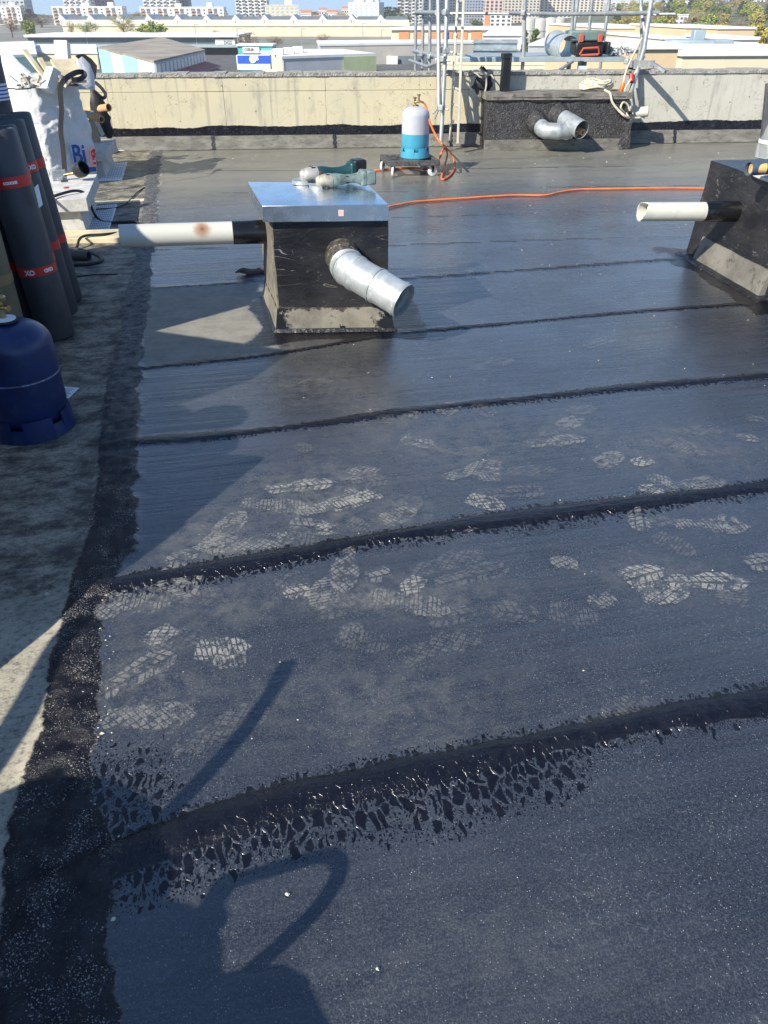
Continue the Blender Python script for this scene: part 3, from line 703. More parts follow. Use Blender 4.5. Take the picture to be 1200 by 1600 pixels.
m = MB(); m.pipe(pp, ribbed(pp, .090, {6,13,20,21,22,32,42}), .003, 40)
dp = m.build('duct_pipe', M_galv, ch, smooth=50)
for i_ in (10, 21, 31):
    dd_ = (pp[i_+1]-pp[i_-1]).normalized(); m = MB(); m.tube([pp[i_]-dd_*.004, pp[i_]+dd_*.004], .0965, 36); m.build('joint_ring', M_galvdull, dp, smooth=50)
m = MB(); dd_ = (pp[-1]-pp[-2]).normalized(); m.pipe([pp[-1]-dd_*.012, pp[-1]+dd_*.001], .0935, .006, 40); m.build('rolled_rim', M_galvdull, dp, smooth=50)
# side pvc pipe with tarred sleeve and heat-burnt ring
q0 = WY(413, 362, 4.60); q1 = WY(188, 369, 4.44)
g = G('burnt_pvc'); sp_ = g.n('ShaderNodeVectorMath', operation='DISTANCE'); g.L(g.tc(), sp_.inputs[0])
bp = q0.lerp(q1, .425)+V(0,-.045,.035)-V(-.36,4.58,0); sp_.inputs[1].default_value = bp
dd = g.math('ADD', sp_.outputs['Value'], g.math('MULTIPLY', g.math('SUBTRACT', g.noise(30, 4), .5), .03))
col = g.mix(g.ss(dd, .016, .062), (.30,.17,.09), (.50,.50,.45)); col = g.mix(g.ss(dd, .004, .018), (.13,.10,.08), col)
M_burnt = g.set(base=col, rough=.4, normal=g.bump(g.noise(50), .1, .003))
m = MB(); m.pipe([q0.lerp(q1, t) for t in (.2, .5, .8, 1.)], .061, .004, 32); m.build('side_pipe', M_burnt, ch)
m = MB(); m.tube([q0.lerp(q1, t) for t in (-.12, .0, .10, .225)], [.068,.066,.065,.064], 28); m.build('tar_sleeve', pm('glossy_tar_sleeve', (.008,.008,.009), .15, var=.4, bump=.5, bs=30), ch, smooth=50)

# rag beside it
ra, rb = W(368, 430), W(414, 426); m = MB()
path = [ra.lerp(rb, t)+V(0,.01*math.sin(t*9),.018+.008*math.sin(t*7)) for t in [i/14 for i in range(15)]]
m.tube(path, [.004,.008,.013,.018,.021,.020,.023,.024,.022,.024,.021,.023,.022,.020,.015], 9)
tag(m.build('twisted_rag', M_rag, loc=ra), 'twisted dirty rag lying beside the capped vent box', 'rag')

# ================================================================== THE TWO ANGLE GRINDERS ON THE CAP
def grinder(name, A, B, z, rad, label, matbody, mathead, disc_side, battery_up):
    """A head end, B battery end (ground plan points on the cap)"""
    t = thing(name, (A+B)/2*1+V(0,0,z), label, 'angle grinder', 'cordless grinders on the metal cap')
    d = (B-A).normalized(); s = V(-d.y, d.x, 0); L = (B-A).length
    a = A+V(0,0,z+rad*1.05); b = B+V(0,0,z+rad*1.25)
    m = MB(); pth = [a.lerp(b, k) for k in (.20,.26,.34,.42,.52,.64,.74,.80,.86)]
    m.tube(pth, [rad*.8,rad*.98,rad*1.0,rad*.86,rad*.70,rad*.68,rad*.78,rad*1.0,rad*1.05], 14); m.build('handle', matbody, t, smooth=60)
    m = MB(); m.tube([a.lerp(b, k) for k in (-.02,.0,.06,.14,.20,.245)], [rad*.45,rad*.75,rad*.95,rad*1.05,rad*1.08,rad*1.02], 14)
    m.lathe([(rad*.55,-rad*.75),(rad*.62,-rad*.2),(rad*.62,rad*.5),(rad*.3,rad*.8),(0,rad*.82)], a+d*rad*.15, 16)
    hd = m.build('gear_head', mathead, t, smooth=50)
    for k in range(3):
        m = MB(); c = a.lerp(b, .165)+V(0,0,rad*1.0)+s*(k-1)*rad*.5; m.box(c, (rad*.55, rad*.12, rad*.10), rot=math.atan2(d.y, d.x)); m.build('cooling_slot', M_black, hd)
    m = MB(); m.box(b.lerp(a, .02)+V(0,0,rad*.35 if battery_up else 0), (rad*1.9, rad*2.1, rad*2.1), rot=math.atan2(d.y, d.x)); m.build('battery', M_black if battery_up else matbody, t, bevel=rad*.25)
    m = MB(); m.box(b.lerp(a, .14), (rad*1.0, rad*2.2, rad*2.3), rot=math.atan2(d.y, d.x)); m.build('battery_mount', matbody, t, bevel=rad*.3)
    m = MB(); c = a+d*rad*.1+V(0,0,-rad*.72); m.lathe([(0,0),(rad*1.5,0),(rad*1.5,.0025),(0,.0025)], c, 30, axis=(disc_side.x*.25, disc_side.y*.25, 1)); m.build('cutting_disc', pm('worn_disc', (.12,.11,.10), .6, .4, var=.3, bump=.3), t)
    m = MB(); n_ = 16; vs = []
    for i in range(n_+1):
        an = math.atan2(d.y, d.x)+math.pi/2+math.pi*i/n_
        e = V(math.cos(an), math.sin(an), 0)
        vs += [c+e*rad*1.62+V(0,0,.010), c+e*rad*1.66-V(0,0,.010), c+e*rad*1.60-V(0,0,.010), c+e*rad*.3+V(0,0,.012)]
    m.add(vs, [(4*i, 4*i+1, 4*i+5, 4*i+4) for i in range(n_)]+[(4*i+1, 4*i+2, 4*i+6, 4*i+5) for i in range(n_)]+[(4*i, 4*i+4, 4*i+7, 4*i+3) for i in range(n_)])
    m.build('guard', M_galvdull, t, smooth=50)
    return t, a, b, d, s
zc = .705
pA = W(474, 285, .72); pB = W(548, 272, .76)
tg, a, b, d, s = grinder('angle_grinder', V(pA.x, pA.y, 0), V(pA.x+.32, pA.y+.14, 0), .712, .042, 'dark green cordless angle grinder with red switch, behind the dusty one', M_green, pm('worn_grey_alloy', (.40,.39,.37), .55, .3, var=.2, bump=.2), V(-1,0,0), True)
m = MB(); m.box(a.lerp(b, .30)+V(-.002,-.040,.006), (.026,.006,.028), rot=math.atan2(d.y, d.x)); m.build('red_switch', M_red, tg, bevel=.003)
m = MB(); m.box(a.lerp(b, .52)+V(0,-.026,.004), (.045,.004,.018), rot=math.atan2(d.y, d.x)); m.build('name_plate', pm('violet_plate', (.16,.10,.22), .5, var=.1), tg)
pA = W(500, 292, .72); 
tg, a, b, d, s = grinder('angle_grinder', V(pA.x-.005, pA.y-.01, 0), V(pA.x+.28, pA.y+.09, 0), .712, .036, 'dust-covered pale angle grinder lying in front of the green one', pm('dusty_green_tool', (.14,.19,.18), .65, var=.35, sc=25, bump=.3), M_dust, V(0,-1,0), False)
m = MB(); m.box(a.lerp(b, .46)+V(0,0,0), (.09,.046,.046), rot=math.atan2(d.y, d.x)); m.build('rubber_grip', M_rubber, tg, bevel=.015)

# ================================================================== FAR TARRED BOX WITH TWIN DUCT
fb = thing('duct_box', V(2.2, 11.2, 0), 'long low tar-coated box against the parapet with twin ducts', 'vent box', 'tarred vent boxes on the roof')
F0, F1 = W(757, 236), W(972, 233); fd = (F1-F0).normalized(); fnn = V(-fd.y, fd.x, 0)
bfoot = [F0, F1, F1+fnn*.75, F0+fnn*.75]
bfoot[3] = V(*W(744,222)[:2],0)+fnn*.1
lumpy(lambda m: m.hexa([p+V(0,0,-.004) for p in bfoot], [p+V(0,0,.60) for p in bfoot]), 'box_body', M_tarrough, fb, .012, 14, 3)
def fbox(mb, s0, s1, t0, t1, z0, z1):
    P = [F0+fd*s+fnn*t for s, t in ((s0,t0),(s1,t0),(s1,t1),(s0,t1))]
    return mb.hexa([p+V(0,0,z0) for p in P], [p+V(0,0,z1) for p in P])
FL = (F1-F0).length
lumpy(lambda m: fbox(m, -.02, FL+.02, -.022, .78, .585, .655), 'top_flashing', pm('scraped_felt_edge', (.16,.15,.13), .7, var=.4, sc=6, bump=.5, bs=50, dirt=(.02,.02,.02), dirtamt=.8), fb, .006, 12, 4)
m = MB(); vs = []; N_ = 90
for i in range(N_+1):                                       # ragged run of tar hanging below the flashing
    s_ = .06+(FL-.12)*i/N_; dz = .035+.055*max(0, float(vnoise(np.array([s_*4.5]), np.array([7.]))[0])-.2)+.012*float(vnoise(np.array([s_*23]), np.array([1.]))[0])
    P_ = F0+fd*s_+fnn*-.024; vs += [P_+V(0,0,.615), P_+V(0,0,.615-dz)+fnn*.012]
m.add(vs, [(2*i, 2*i+2, 2*i+3, 2*i+1) for i in range(N_)]); m.build('tar_run', M_tar, fb)
lumpy(lambda m: fbox(m, -.01, FL+.01, -.03, .0, .0, .13), 'felt_skirt', M_felt, fb, .005, 9, 6)
lumpy(lambda m: fbox(m, FL-.06, FL+.07, -.05, .10, .0, .42), 'tar_lump', M_tarrough, fb, .05, 7, 8)
def fp(px, py, t):                                           # pixel -> plane in front of the far box
    base = F0+fnn*t; r = ray(px, py); o = V(0,0,CAMH)
    k = (base-o).dot(fnn)/r.dot(fnn); return o+r*k
# straight duct
e0, e1 = fp(872, 181, .0), fp(909, 203, -.42)
pp = [e0.lerp(e1, i/10) for i in range(11)]
m = MB(); m.pipe(pp, [.108,.108,.108,.110,.108,.108,.108,.108,.108,.110,.110], .004, 36); m.build('duct_pipe', M_galvdull, fb, smooth=50)
l0, l1, l2, l3 = fp(838, 191, .0), fp(850, 203, -.20), fp(868, 205, -.27), fp(893, 204, -.26)
pp = crv([l0, l0.lerp(l1, .6), l1, l2, l3], 7)
m = MB(); m.tube(pp, ribbed(pp, .094, {8,9,15,16,22,23}, .005), 28, False); m.build('duct_elbow', M_galvdull, fb, smooth=50)
for a_, b_, rr_ in ((e0, e1, .128), (l0, l1, .115)):
    dd_ = (b_-a_).normalized(); m = MB(); m.tube([a_-dd_*.03, a_+dd_*.03, a_+dd_*.09, a_+dd_*.12], [rr_*1.15, rr_*1.1, rr_, rr_*.93], 24); m.build('tar_collar', M_tarrough, fb, smooth=60)
for px, py, rr_ in ((901,209,.034),(911,207,.036)):
    c = fp(px, py, -.385); dd_ = (e1-e0).normalized(); m = MB(); m.pipe([c-dd_*.25, c+dd_*.0], rr_, .010, 20)
    tag(m.build('cardboard_tube', M_card, loc=c), 'short brown cardboard tube stuffed in the far duct, %s of the pair' % ('left' if px < 905 else 'right'), 'tube', 'cardboard tubes inside the duct')
# pvc pipe out of the right end
g0, g1 = fp(972, 178, .25), fp(1013, 174, .12)
m = MB(); m.pipe([g0.lerp(g1, t) for t in (-.3,.3,.7,1)], .062, .005, 26); m.build('side_pipe', M_pvc, fb)
# square black plastic post on top
b0 = fp(787, 146, .35); m = MB(); c = b0+V(0,0,.20); m.box(c, (.095,.095,.46), rot=R(10)); m.box(c+V(0,0,.22), (.115,.115,.06), rot=R(10)); m.box(c+V(.05,-.02,0), (.02,.07,.45), rot=R(10))
tag(m.build('square_downpipe', M_black, loc=(b0.x, b0.y, .64), bevel=.006), 'square black plastic post standing on the long tarred box', 'post')
# crumpled dark tarpaulin + cable where ladder meets the parapet
m = MB(); c = fp(752, 128, .55); rr = random.Random(9)
vs = []; N_ = 12
for i in range(N_):
    for j in range(7):
        a = i/N_*6.283; z = j/6; r_ = (.13*math.sin(math.pi*min(.98, z*.85+.12)))*rr.uniform(.75, 1.25)
        vs.append(c+V(r_*math.cos(a)*1.25, r_*.7*math.sin(a), (z-.5)*.34+rr.uniform(-.015, .015)))
m.add(vs, [(i*7+j, ((i+1) % N_)*7+j, ((i+1) % N_)*7+j+1, i*7+j+1) for i in range(N_) for j in range(6)]+[tuple(i*7 for i in range(N_)), tuple(i*7+6 for i in range(N_-1,-1,-1))])
tag(m.build('dark_tarpaulin', M_rubber, loc=c, smooth=60), 'crumpled black tarpaulin bundle between ladder and tarred box', 'tarpaulin')
m = MB(); cpts = [fp(733,112,.5), fp(745,108,.4), fp(757,116,.4), fp(760,130,.35), fp(758,144,.3)]
m.tube(crv(cpts, 8), .012, 8); m.tube(crv([fp(728,118,.5), fp(742,114,.45), fp(752,121,.4), fp(766,117,.45), fp(772,123,.4)], 8), .010, 8)
tag(m.build('slack_cable', pm('grey_cable', (.35,.33,.28), .7, bump=.2), loc=cpts[0]), 'slack grey cable draped over the black tarpaulin bundle', 'cable')

# rope: coil on top, tied round the pvc pipe, line up to the scaffold
rp = thing('rope', fp(935, 145, .2), 'cream rope coiled on the tarred box and tied round the pipe', 'rope')
m = MB(); c = fp(930, 146, .32)+V(0,0,.03); pts = []
for i in range(70):
    a = i*.42; r_ = .20+.03*math.sin(i*.9)-.0006*i; pts.append(c+V(r_*math.cos(a), r_*.9*math.sin(a), .006*i*.22+.015*math.sin(i*1.3)+.03))
m.tube(pts, .014, 8); m.build('coil', M_rope, rp, smooth=70)
m = MB(); m.tube(crv([fp(945,141,.1), fp(953,146,-.05), fp(957,160,-.07), fp(966,172,-.08), fp(976,181,-.10), fp(985,184,-.02), fp(988,176,.05), fp(983,168,.05), fp(978,174,.02), fp(984,184,0), fp(1000,184,.05)], 8), .015, 8); m.build('hanging_loop', M_rope, rp, smooth=70)
m = MB()
for px in (978, 983, 988):
    m = MB(); t = (px-972)/41; c = g0.lerp(g1, t); ax = (g1-g0).normalized(); q_ = V(0,0,1).rotation_difference(ax)
    m.tube([c+q_ @ V(.075*math.cos(a/14*6.283), .075*math.sin(a/14*6.283), .02*math.sin(a/14*6.283)) for a in range(15)], .013, 8, False); m.build('rope_turn', M_rope, rp, smooth=70)
m = MB(); m.tube(crv([fp(975,176,-.0), fp(970,168,-.04), fp(974,160,-.02), fp(981,164,0), fp(984,173,.0)], 8), .013, 8)
m.build('pipe_hitch', M_rope, rp, smooth=70)
m = MB(); m.tube(crv([fp(1003,60,.75), fp(990,85,.6), fp(978,112,.4), fp(972,140,.25)], 8), .013, 8); m.tube(crv([fp(1007,88,.7), fp(998,105,.5), fp(985,125,.3), fp(976,143,.2), fp(984,160,.1), fp(985,170,.0)], 8), .013, 8)
m.build('hauling_line', M_rope, rp, smooth=70)
m = MB(); c = fp(972, 136, .25); m.lathe([(.022,-.05),(.03,-.03),(.03,.03),(.020,.055)], c, 12, axis=(.2,0,1)); m.build('orange_clip', M_orange, rp)

# ================================================================== RIGHT BOX
rb0, rb1 = W(1075, 397), V(*(W(1197, 467))[:2], 0)
rdir = (rb0-rb1).normalized(); rn = V(-rdir.y, rdir.x, 0); ru = -rn
if ru.x < 0: ru = -ru
rf = [rb1, rb1+ru*.95, rb0+ru*.95, rb0]
bx = thing('vent_stack', (rb0+rf[1])/2, 'black tarred vent box at the right edge with a grey pipe sticking out', 'vent box', 'tarred vent boxes on the roof')
ztop = WY(1108, 250, rb0.y).z
lumpy(lambda m: quadbody(m, [p[:2] for p in rf], 0, ztop, .02, -.03), 'shaft', M_tarfelt, bx, .006, 12, 12)
def rhex(mb, s0, s1, o0a, o0b, z0, z1, in1):
    P = lambda s, o, z: rb0.lerp(rb1, s)-ru*o+V(0,0,z)
    return mb.hexa([P(s0,o0a,z0), P(s1,o0a,z0), P(s1,-.03,z0), P(s0,-.03,z0)], [P(s0,o0b,z1), P(s1,o0b,z1), P(s1,-.03,z1), P(s0,-.03,z1)])
lumpy(lambda m: rhex(m, .16, .985, .055, .012, .0, .17, 0), 'felt_skirt', pm('pale_torched_skirt', (.15,.14,.12), .7, var=.3, sc=5, bump=.4, bs=80, dirt=(.012,.012,.013), dirtamt=.8), bx, .005, 8, 14)
m = MB(); rhex(m, -.03, 1.05, .10, .06, .0, .018, 0); m.build('tar_bead', M_tar, bx, bevel=.005)
# pipe
h1 = WY(1000, 331, 5.40); h0 = WY(1165, 330, 5.46)
m = MB(); pp = [h0.lerp(h1, t) for t in (.1,.4,.7,1)]; m.pipe(pp, .060, .004, 34)
hp = m.build('side_pipe', M_pvc, bx)
for v in hp.data.vertices:                                   # broken, slanted lip
    wq = v.co+root_loc(bx)
    if (wq-h1).length < .075:
        k = (wq.z-h1.z)/.06; v.co.x += .05*max(0, k*.4+.5)**2*(1 if wq.y < h1.y else .2)+random.uniform(-.004, .004)
m = MB(); m.tube([h0.lerp(h1, t) for t in (-.05,.05,.2,.36,.40)], [.075,.068,.066,.064,.060], 28); m.build('tar_sleeve', pm('glossy_tar_sleeve', (.008,.008,.009), .15), bx, smooth=50)
# lid plate + roll on top
lc = W(1215, 262, ztop+.03); m = MB(); m.lathe([(.0,0),(.40,0),(.41,.008),(.41,.022),(.38,.028),(0,.034)], lc-V(-.19,.16,.03), 56, axis=(.0,-.03,1)); m.build('lid', M_conc, bx, smooth=30)
t0, t1 = W(1170, 263, ztop+.09), W(1290, 256, ztop+.09)
m = MB(); m.pipe([t0, t0.lerp(t1, .5), t1], .042, .008, 26); ob = m.build('pipe_offcut', pm('slate_pipe', (.06,.085,.12), .5, bump=.15), loc=t0); tag(ob, 'slate-blue pipe offcut lying across the right vent box lid', 'pipe')
m = MB(); m.tube([t0+V(.012,0,0), t0+V(.10,0,0)], .030, 16); tag(m.build('insulation_plug', pm('amber_foam', (.55,.36,.14), .9, bump=.6, bs=60), loc=t0), 'yellow foam plug inside the slate pipe offcut', 'foam plug')

# steel post wrapped in plastic, beyond the right box
p0 = W(1187, 246); po = thing('wrapped_post', p0, 'grey steel post in clear plastic behind the right vent box', 'post')
m = MB(); m.bar(p0+V(.03,0,0), WY(1202, 130, p0.y), .07, .07, up=(0,1,0)); m.build('post', pm('dark_steel', (.11,.11,.12), .55, .4, var=.2), po, bevel=.005)
m = MB(); m.lathe([(.16,.0),(.17,.14),(.15,.17),(.155,.20),(.11,.36),(.05,.62)], p0+V(.09,-.05,.01), 26, wob=.04); m.build('plastic_wrap', M_clear, po, smooth=70)
m = MB(); m.ring([(.150,.16),(.163,.16),(.165,.20),(.152,.20)], p0+V(.09,-.05,.01), 26); m.build('tape_band', M_whiteplast, po)

# ================================================================== GAS BOTTLES
def bottle(name, c, r, h, label, mtop, mbot, zs, ring_slots=True, seamz=None):
    t = thing(name, c, label, 'gas bottle')
    c = Vector(c)
    prof_b = [(r*.50,.030),(r*.80,.045),(r*.93,.075),(r,.125)]+[(r, .125+(zs-.125)*k/4) for k in range(1, 5)]
    prof_t = [(r, zs)]+[(r, zs+(h-.30*r*2-zs)*k/3) for k in (1,2,3)]
    z0 = prof_t[-1][1]; H_ = h-z0
    for k in range(1, 13):
        a = math.pi/2*k/12; prof_t.append((max(.028, r*math.cos(a)**.75), z0+H_*math.sin(a)))
    m = MB(); m.lathe(prof_b, c, 48); m.build('body_lower', mbot, t, smooth=60)
    m = MB(); m.lathe(prof_t, c, 48); m.build('body_upper', mtop, t, smooth=60)
    # foot ring with slots
    m = MB(); n_ = 60
    for i in range(n_):
        slot = ring_slots and (i % 10 in (4, 5, 6))
        a0, a1 = 2*math.pi*i/n_, 2*math.pi*(i+1)/n_
        zt = .062 if slot else .098
        R0, R1 = r*.985, r*1.035
        vs = []
        for z, (ra_, rb_) in ((0., (R0*1.02, R1*1.05)), (zt, (R0*.99, R1*.985))):
            for a in (a0, a1):
                vs += [c+V(ra_*math.cos(a), ra_*math.sin(a), z), c+V(rb_*math.cos(a), rb_*math.sin(a), z)]
        m.add(vs, [(0,2,3,1),(4,5,7,6),(1,3,7,5),(0,4,6,2),(0,1,5,4),(2,6,7,3)])
    m.build('foot_ring', mbot, t, smooth=50)
    if seamz: 
        m = MB(); m.ring([(r*.99, seamz-.004),(r*1.006, seamz-.003),(r*1.008, seamz),(r*1.006, seamz+.003),(r*.99, seamz+.004)], c, 48); m.build('weld_seam', M_scuff, t, smooth=60)
    return t
cB = V(-1.565, 3.075, .0)
bb = bottle('gas_bottle', cB, .166, .485, 'navy blue gas bottle with brass valve, at the left edge', M_bluebot, M_bluebot, .26, True, .262)
m = MB(); m.lathe([(.04,.0),(.058,.012),(.058,.016),(.03,.02)], cB+V(0,0,.478), 26); m.build('collar', M_black, bb)
m = MB(); m.lathe([(.0,.0),(.046,.0),(.046,.004),(.0,.006)], cB+V(.004,-.004,.497), 26); m.build('tag_disc', M_wpaper, bb)
m = MB(); m.lathe([(.014,.0),(.014,.03),(.018,.035),(.018,.05),(.012,.055),(.012,.07),(.028,.074),(.030,.086),(.024,.092),(0,.094)], cB+V(0,0,.50), 18); m.tube([cB+V(0,0,.545), cB+V(.04,-.012,.545)], [.011,.013], 12); m.build('valve', M_brass, bb)

dc = V(.345, 9.33, .172)
gbt = bottle('gas_bottle', dc, .150, .50, 'pale grey and sky-blue gas bottle standing on a small dolly', M_silver, M_cyan, .235, True, None)
m = MB(); m.lathe([(.03,.0),(.035,.02),(.02,.03)], dc+V(0,0,.485), 18); m.lathe([(.011,.02),(.011,.09),(.02,.095),(.02,.105),(0,.107)], dc+V(-.012,0,.48), 12)
m.tube([dc+V(-.012,0,.535), dc+V(.045,-.01,.545), dc+V(.085,-.012,.53)], [.012,.012,.010], 10); m.tube([dc+V(.03,0,.545), dc+V(.03,0,.60)], .010, 10); m.lathe([(0,0),(.020,0),(.020,.012),(0,.012)], dc+V(.03,0,.60), 12); m.build('valve', M_brass, gbt)

# dolly
dl = thing('wheeled_dolly', V(.3, 9.25, 0), 'black wheeled dolly with white castors carrying a gas bottle', 'dolly')
du = V(math.cos(R(3)), math.sin(R(3)), 0); dv = V(-du.y, du.x, 0)-du*.15
D0 = V(.045, 9.05, 0)
def dq(a, b, z): return D0+du*a+dv*b+V(0,0,z)
m = MB()
for (a0, a1, b0_, b1_) in ((0,.57,0,.05),(0,.57,.40,.45),(0,.05,.05,.40),(.52,.57,.05,.40),(.20,.37,.05,.40)):
    m.hexa([dq(a0,b0_,.115), dq(a1,b0_,.115), dq(a1,b1_,.115), dq(a0,b1_,.115)], [dq(a0,b0_,.170), dq(a1,b0_,.170), dq(a1,b1_,.170), dq(a0,b1_,.170)])
m.build('platform', M_dolly, dl, bevel=.006)
for k, (a, b, an) in enumerate(((.06,.03,80), (.02,.41,70), (.50,.06,20), (.50,.41,50))):
    m = MB(); c = dq(a, b, .056); ax = V(math.cos(R(an)), math.sin(R(an)), 0)*1.
    ax = V(math.sin(R(an)), -math.cos(R(an)), 0) if k < 2 else V(.25,-.95,0)
    m.lathe([(.0,-.014),(.045,-.014),(.052,-.010),(.052,.010),(.045,.014),(.0,.014)], c, 24, axis=ax); wl = m.build('castor_wheel', M_whiteplast, dl)
    m = MB(); m.lathe([(0,-.019),(.018,-.019),(.018,.019),(0,.019)], c, 16, axis=ax); m.build('hub', M_galvdull, wl)
    m = MB(); m.bar(c+ax*.022+V(0,0,-.005), c+ax*.022+V(0,0,.06), .03, .004, up=ax); m.bar(c-ax*.022+V(0,0,-.005), c-ax*.022+V(0,0,.06), .03, .004, up=ax); m.box(c+V(0,0,.061), (.05,.05,.006)); m.build('castor_fork', M_black, dl)

# orange hose: from the bottle, loop, and along the deck to the right
ho = thing('gas_hose', dc, 'orange gas hose looping from the dolly bottle and across the felt', 'hose')
def gz(px, py, z=.013): return W(px, py, z)
m = MB(); v0 = dc+V(.088,-.012,.53)
m.tube(crv([v0, v0+V(.03,-.01,-.06), WY(672, 192, 9.25), WY(684, 217, 9.2), WY(694, 228, 9.15), gz(705,240), gz(711,258), gz(705,272), gz(694,280), gz(690,277), gz(695,258,.05), gz(699,240,.12), gz(694,232,.2), WY(689, 240, 9.1), gz(686,248,.06), gz(670,263,.03), gz(645,262), gz(615,264), gz(580,266), gz(555,262)], 10), .011, 10)
m.build('hose', M_orange, ho, smooth=80)
m = MB(); m.tube(crv([gz(560,266), gz(575,305), gz(596,323), gz(622,320), gz(650,315), gz(720,310), gz(800,305), gz(850,305), gz(875,300), gz(905,296), gz(960,295), gz(1020,294), gz(1085,294), gz(1140,296), gz(1230,300)], 10), .009, 10)
m.build('trailing_hose', M_orange, ho, smooth=80)

# ================================================================== SCAFFOLD, LADDER AND WHAT IS ON IT
sf = thing('scaffold_tower', V(2.5, 12.2, -12), 'grey tube scaffold tower standing outside the parapet with a metal platform', 'scaffold')
def pole(pts, r=.024, nm='standard', mat=None, par=None):
    m = MB(); m.tube(pts, r, 14); return m.build(nm, mat or M_pole, par or sf, smooth=60)
def down(p, z=GZ): return V(p.x, p.y, z)
for px, Yp in ((650, 15.2), (661, 14.4), (672, 13.5)):
    t = WY(px, -40, Yp); bq = WY(px-1, 106, Yp); pole([V(t.x, t.y, t.z+.6), bq, down(bq)])
# the two long poles inside, hooked over the parapet
t = WY(684.5, -30, 11.35); b_ = WY(686, 168, 10.85); ob = pole([t, b_], .027)
def band(px, y0, y1, Yp, Yq, mat, nm='tape_band', r=.0285):
    m = MB(); m.tube([WY(px, y0, Yp), WY(px, y1, Yq)], r, 14); m.build(nm, mat, sf, smooth=60)
band(685.4, 124, 136, 10.99, 10.95, M_red); band(685.8, 138, 152, 10.94, 10.90, M_whiteplast)
t = WY(699.5, -30, 11.2); b_ = WY(689, 222, 10.82); pole([t, WY(696, 80, 11.0), b_], .027)
band(698.3, 51, 61, 11.07, 11.05, pm('blue_tape', (.05,.22,.62), .5, var=.1))
# rails
pole([WY(648, 19, 15.2), WY(684, 19.5, 11.5), WY(701, 20, 10.9)], .024, 'rail'); pole([WY(646, 20, 15.0), WY(900, 23, 13.8), WY(1055, 22, 13.2)], .020, 'rail')
pole([WY(795, 20, 11.95), WY(870, 22, 11.95), WY(962, 21, 11.95)], .024, 'rail'); pole([WY(945, 21, 11.9), WY(1030, 20, 11.9)], .027, 'rail')
pole([WY(646, 79, 15.0), WY(674, 85, 12.6), WY(692, 93, 11.0)], .030, 'rail')
pole([WY(640, 94, 15.0), WY(668, 104, 12.6), WY(690, 96, 11.1)], .022, 'rail')
for (x0, y0, Y0, x1, y1, Y1) in ((821,-20,12.0,818,86,12.0),(897,-20,12.6,893,60,12.6),(906,-20,13.2,895,58,13.2),(927,-20,12.4,920,52,12.4),(955,-20,13.5,943,66,13.5),(1001,-20,12.2,1003,60,12.1)):
    pole([WY(x0, y0, Y0), WY(x1, y1, Y1), down(WY(x1, y1, Y1))])
pole([WY(1021, -20, 12.0), WY(1006, 78, 11.7), WY(984, 148, 11.35)], .030, 'standard'); 
band(986.5, 128, 116, 11.40, 11.44, M_red, r=.033)
pole([WY(1001, 10, 12.1), WY(1009, 60, 11.85)], .024, 'brace')
for px, py, Yp in ((697,19,10.9),(685,20,11.4),(818,20,11.95),(1014,21,11.9),(652,20,15),(661,20,14.3),(672,20,13.4),(692,92,10.95),(686,78,11.1),(697,79,11.0),(1000,98,11.75),(690,168,10.8),(980,96,11.8),(989,97,11.8),(672,88,12.5),(660,84,13.6),(650,80,14.8),(684,95,11.1)):
    c = WY(px, py, Yp); m = MB(); m.box(c, (.075,.07,.065), rot=random.uniform(0,1)); m.tube([c+V(.04,-.03,-.01), c+V(.09,-.05,-.02)], .012, 8); m.build('coupler', M_galvdull, sf, bevel=.012)
# small brace foot that grips the parapet, below the long poles
pole([WY(686,168,10.85), WY(676,178,10.9)], .010, 'brace'); pole([WY(686,170,10.85), WY(679,186,10.92)], .010, 'brace'); pole([WY(684,168,10.8), WY(697,168,10.8)], .012, 'brace')
# platform of ribbed steel boards
a0, a1, c0, c1 = WY(716, 89, 11.9), WY(978, 90, 11.95), WY(735, 78, 13.2), WY(960, 79, 13.25)
zt_ = (a0.z+a1.z)/2; a0.z = a1.z = c0.z = c1.z = zt_
for k in range(4):
    m = MB()
    P = [a0.lerp(c0, k/4+.004), a1.lerp(c1, k/4+.004), a1.lerp(c1, (k+1)/4-.008), a0.lerp(c0, (k+1)/4-.008)]
    m.hexa([p-V(0,0,.055) for p in P], P); m.build('platform_board', pm('deck_board', (.40,.46,.47), .5, .5, var=.15, sc=4, bump=.2, bs=30), sf, bevel=.004)
m = MB(); m.bar(WY(740, 72, 13.3), WY(808, 72, 13.3), .03, .17); m.build('toe_board', pm('ribbed_zinc', (.42,.47,.48), .45, .6, bump=.2), sf)
m = MB(); m.bar(WY(738, 66, 13.28), WY(810, 66, 13.28), .035, .02); m.bar(WY(738, 78, 13.26), WY(810, 78, 13.26), .035, .02); m.build('toe_board_lip', M_galvdull, sf)
pole([WY(895, 96, 11.95), WY(860, 118, 11.6)], .02, 'bracket'); 
for px in (907, 985): m = MB(); c = WY(px, 104, 11.9); m.box(c, (.05,.12,.13), rot=R(5)); m.build('bracket', M_black, sf, bevel=.006)
m = MB(); m.box(WY(910, 107, 11.82), (.11,.01,.06)); m.build('scaffold_tag', pm('tag_blue', (.45,.55,.75), .5), sf)
# toe cap plywood triangle right of tower (bracket whose shade falls on the wall)
m = MB(); m.bar(WY(985,100,11.75), WY(1022,100,11.2), .02, .08); m.bar(WY(1022,100,11.2), WY(1040,112,11.05), .05, .03); m.build('bracket', M_galvdull, sf)

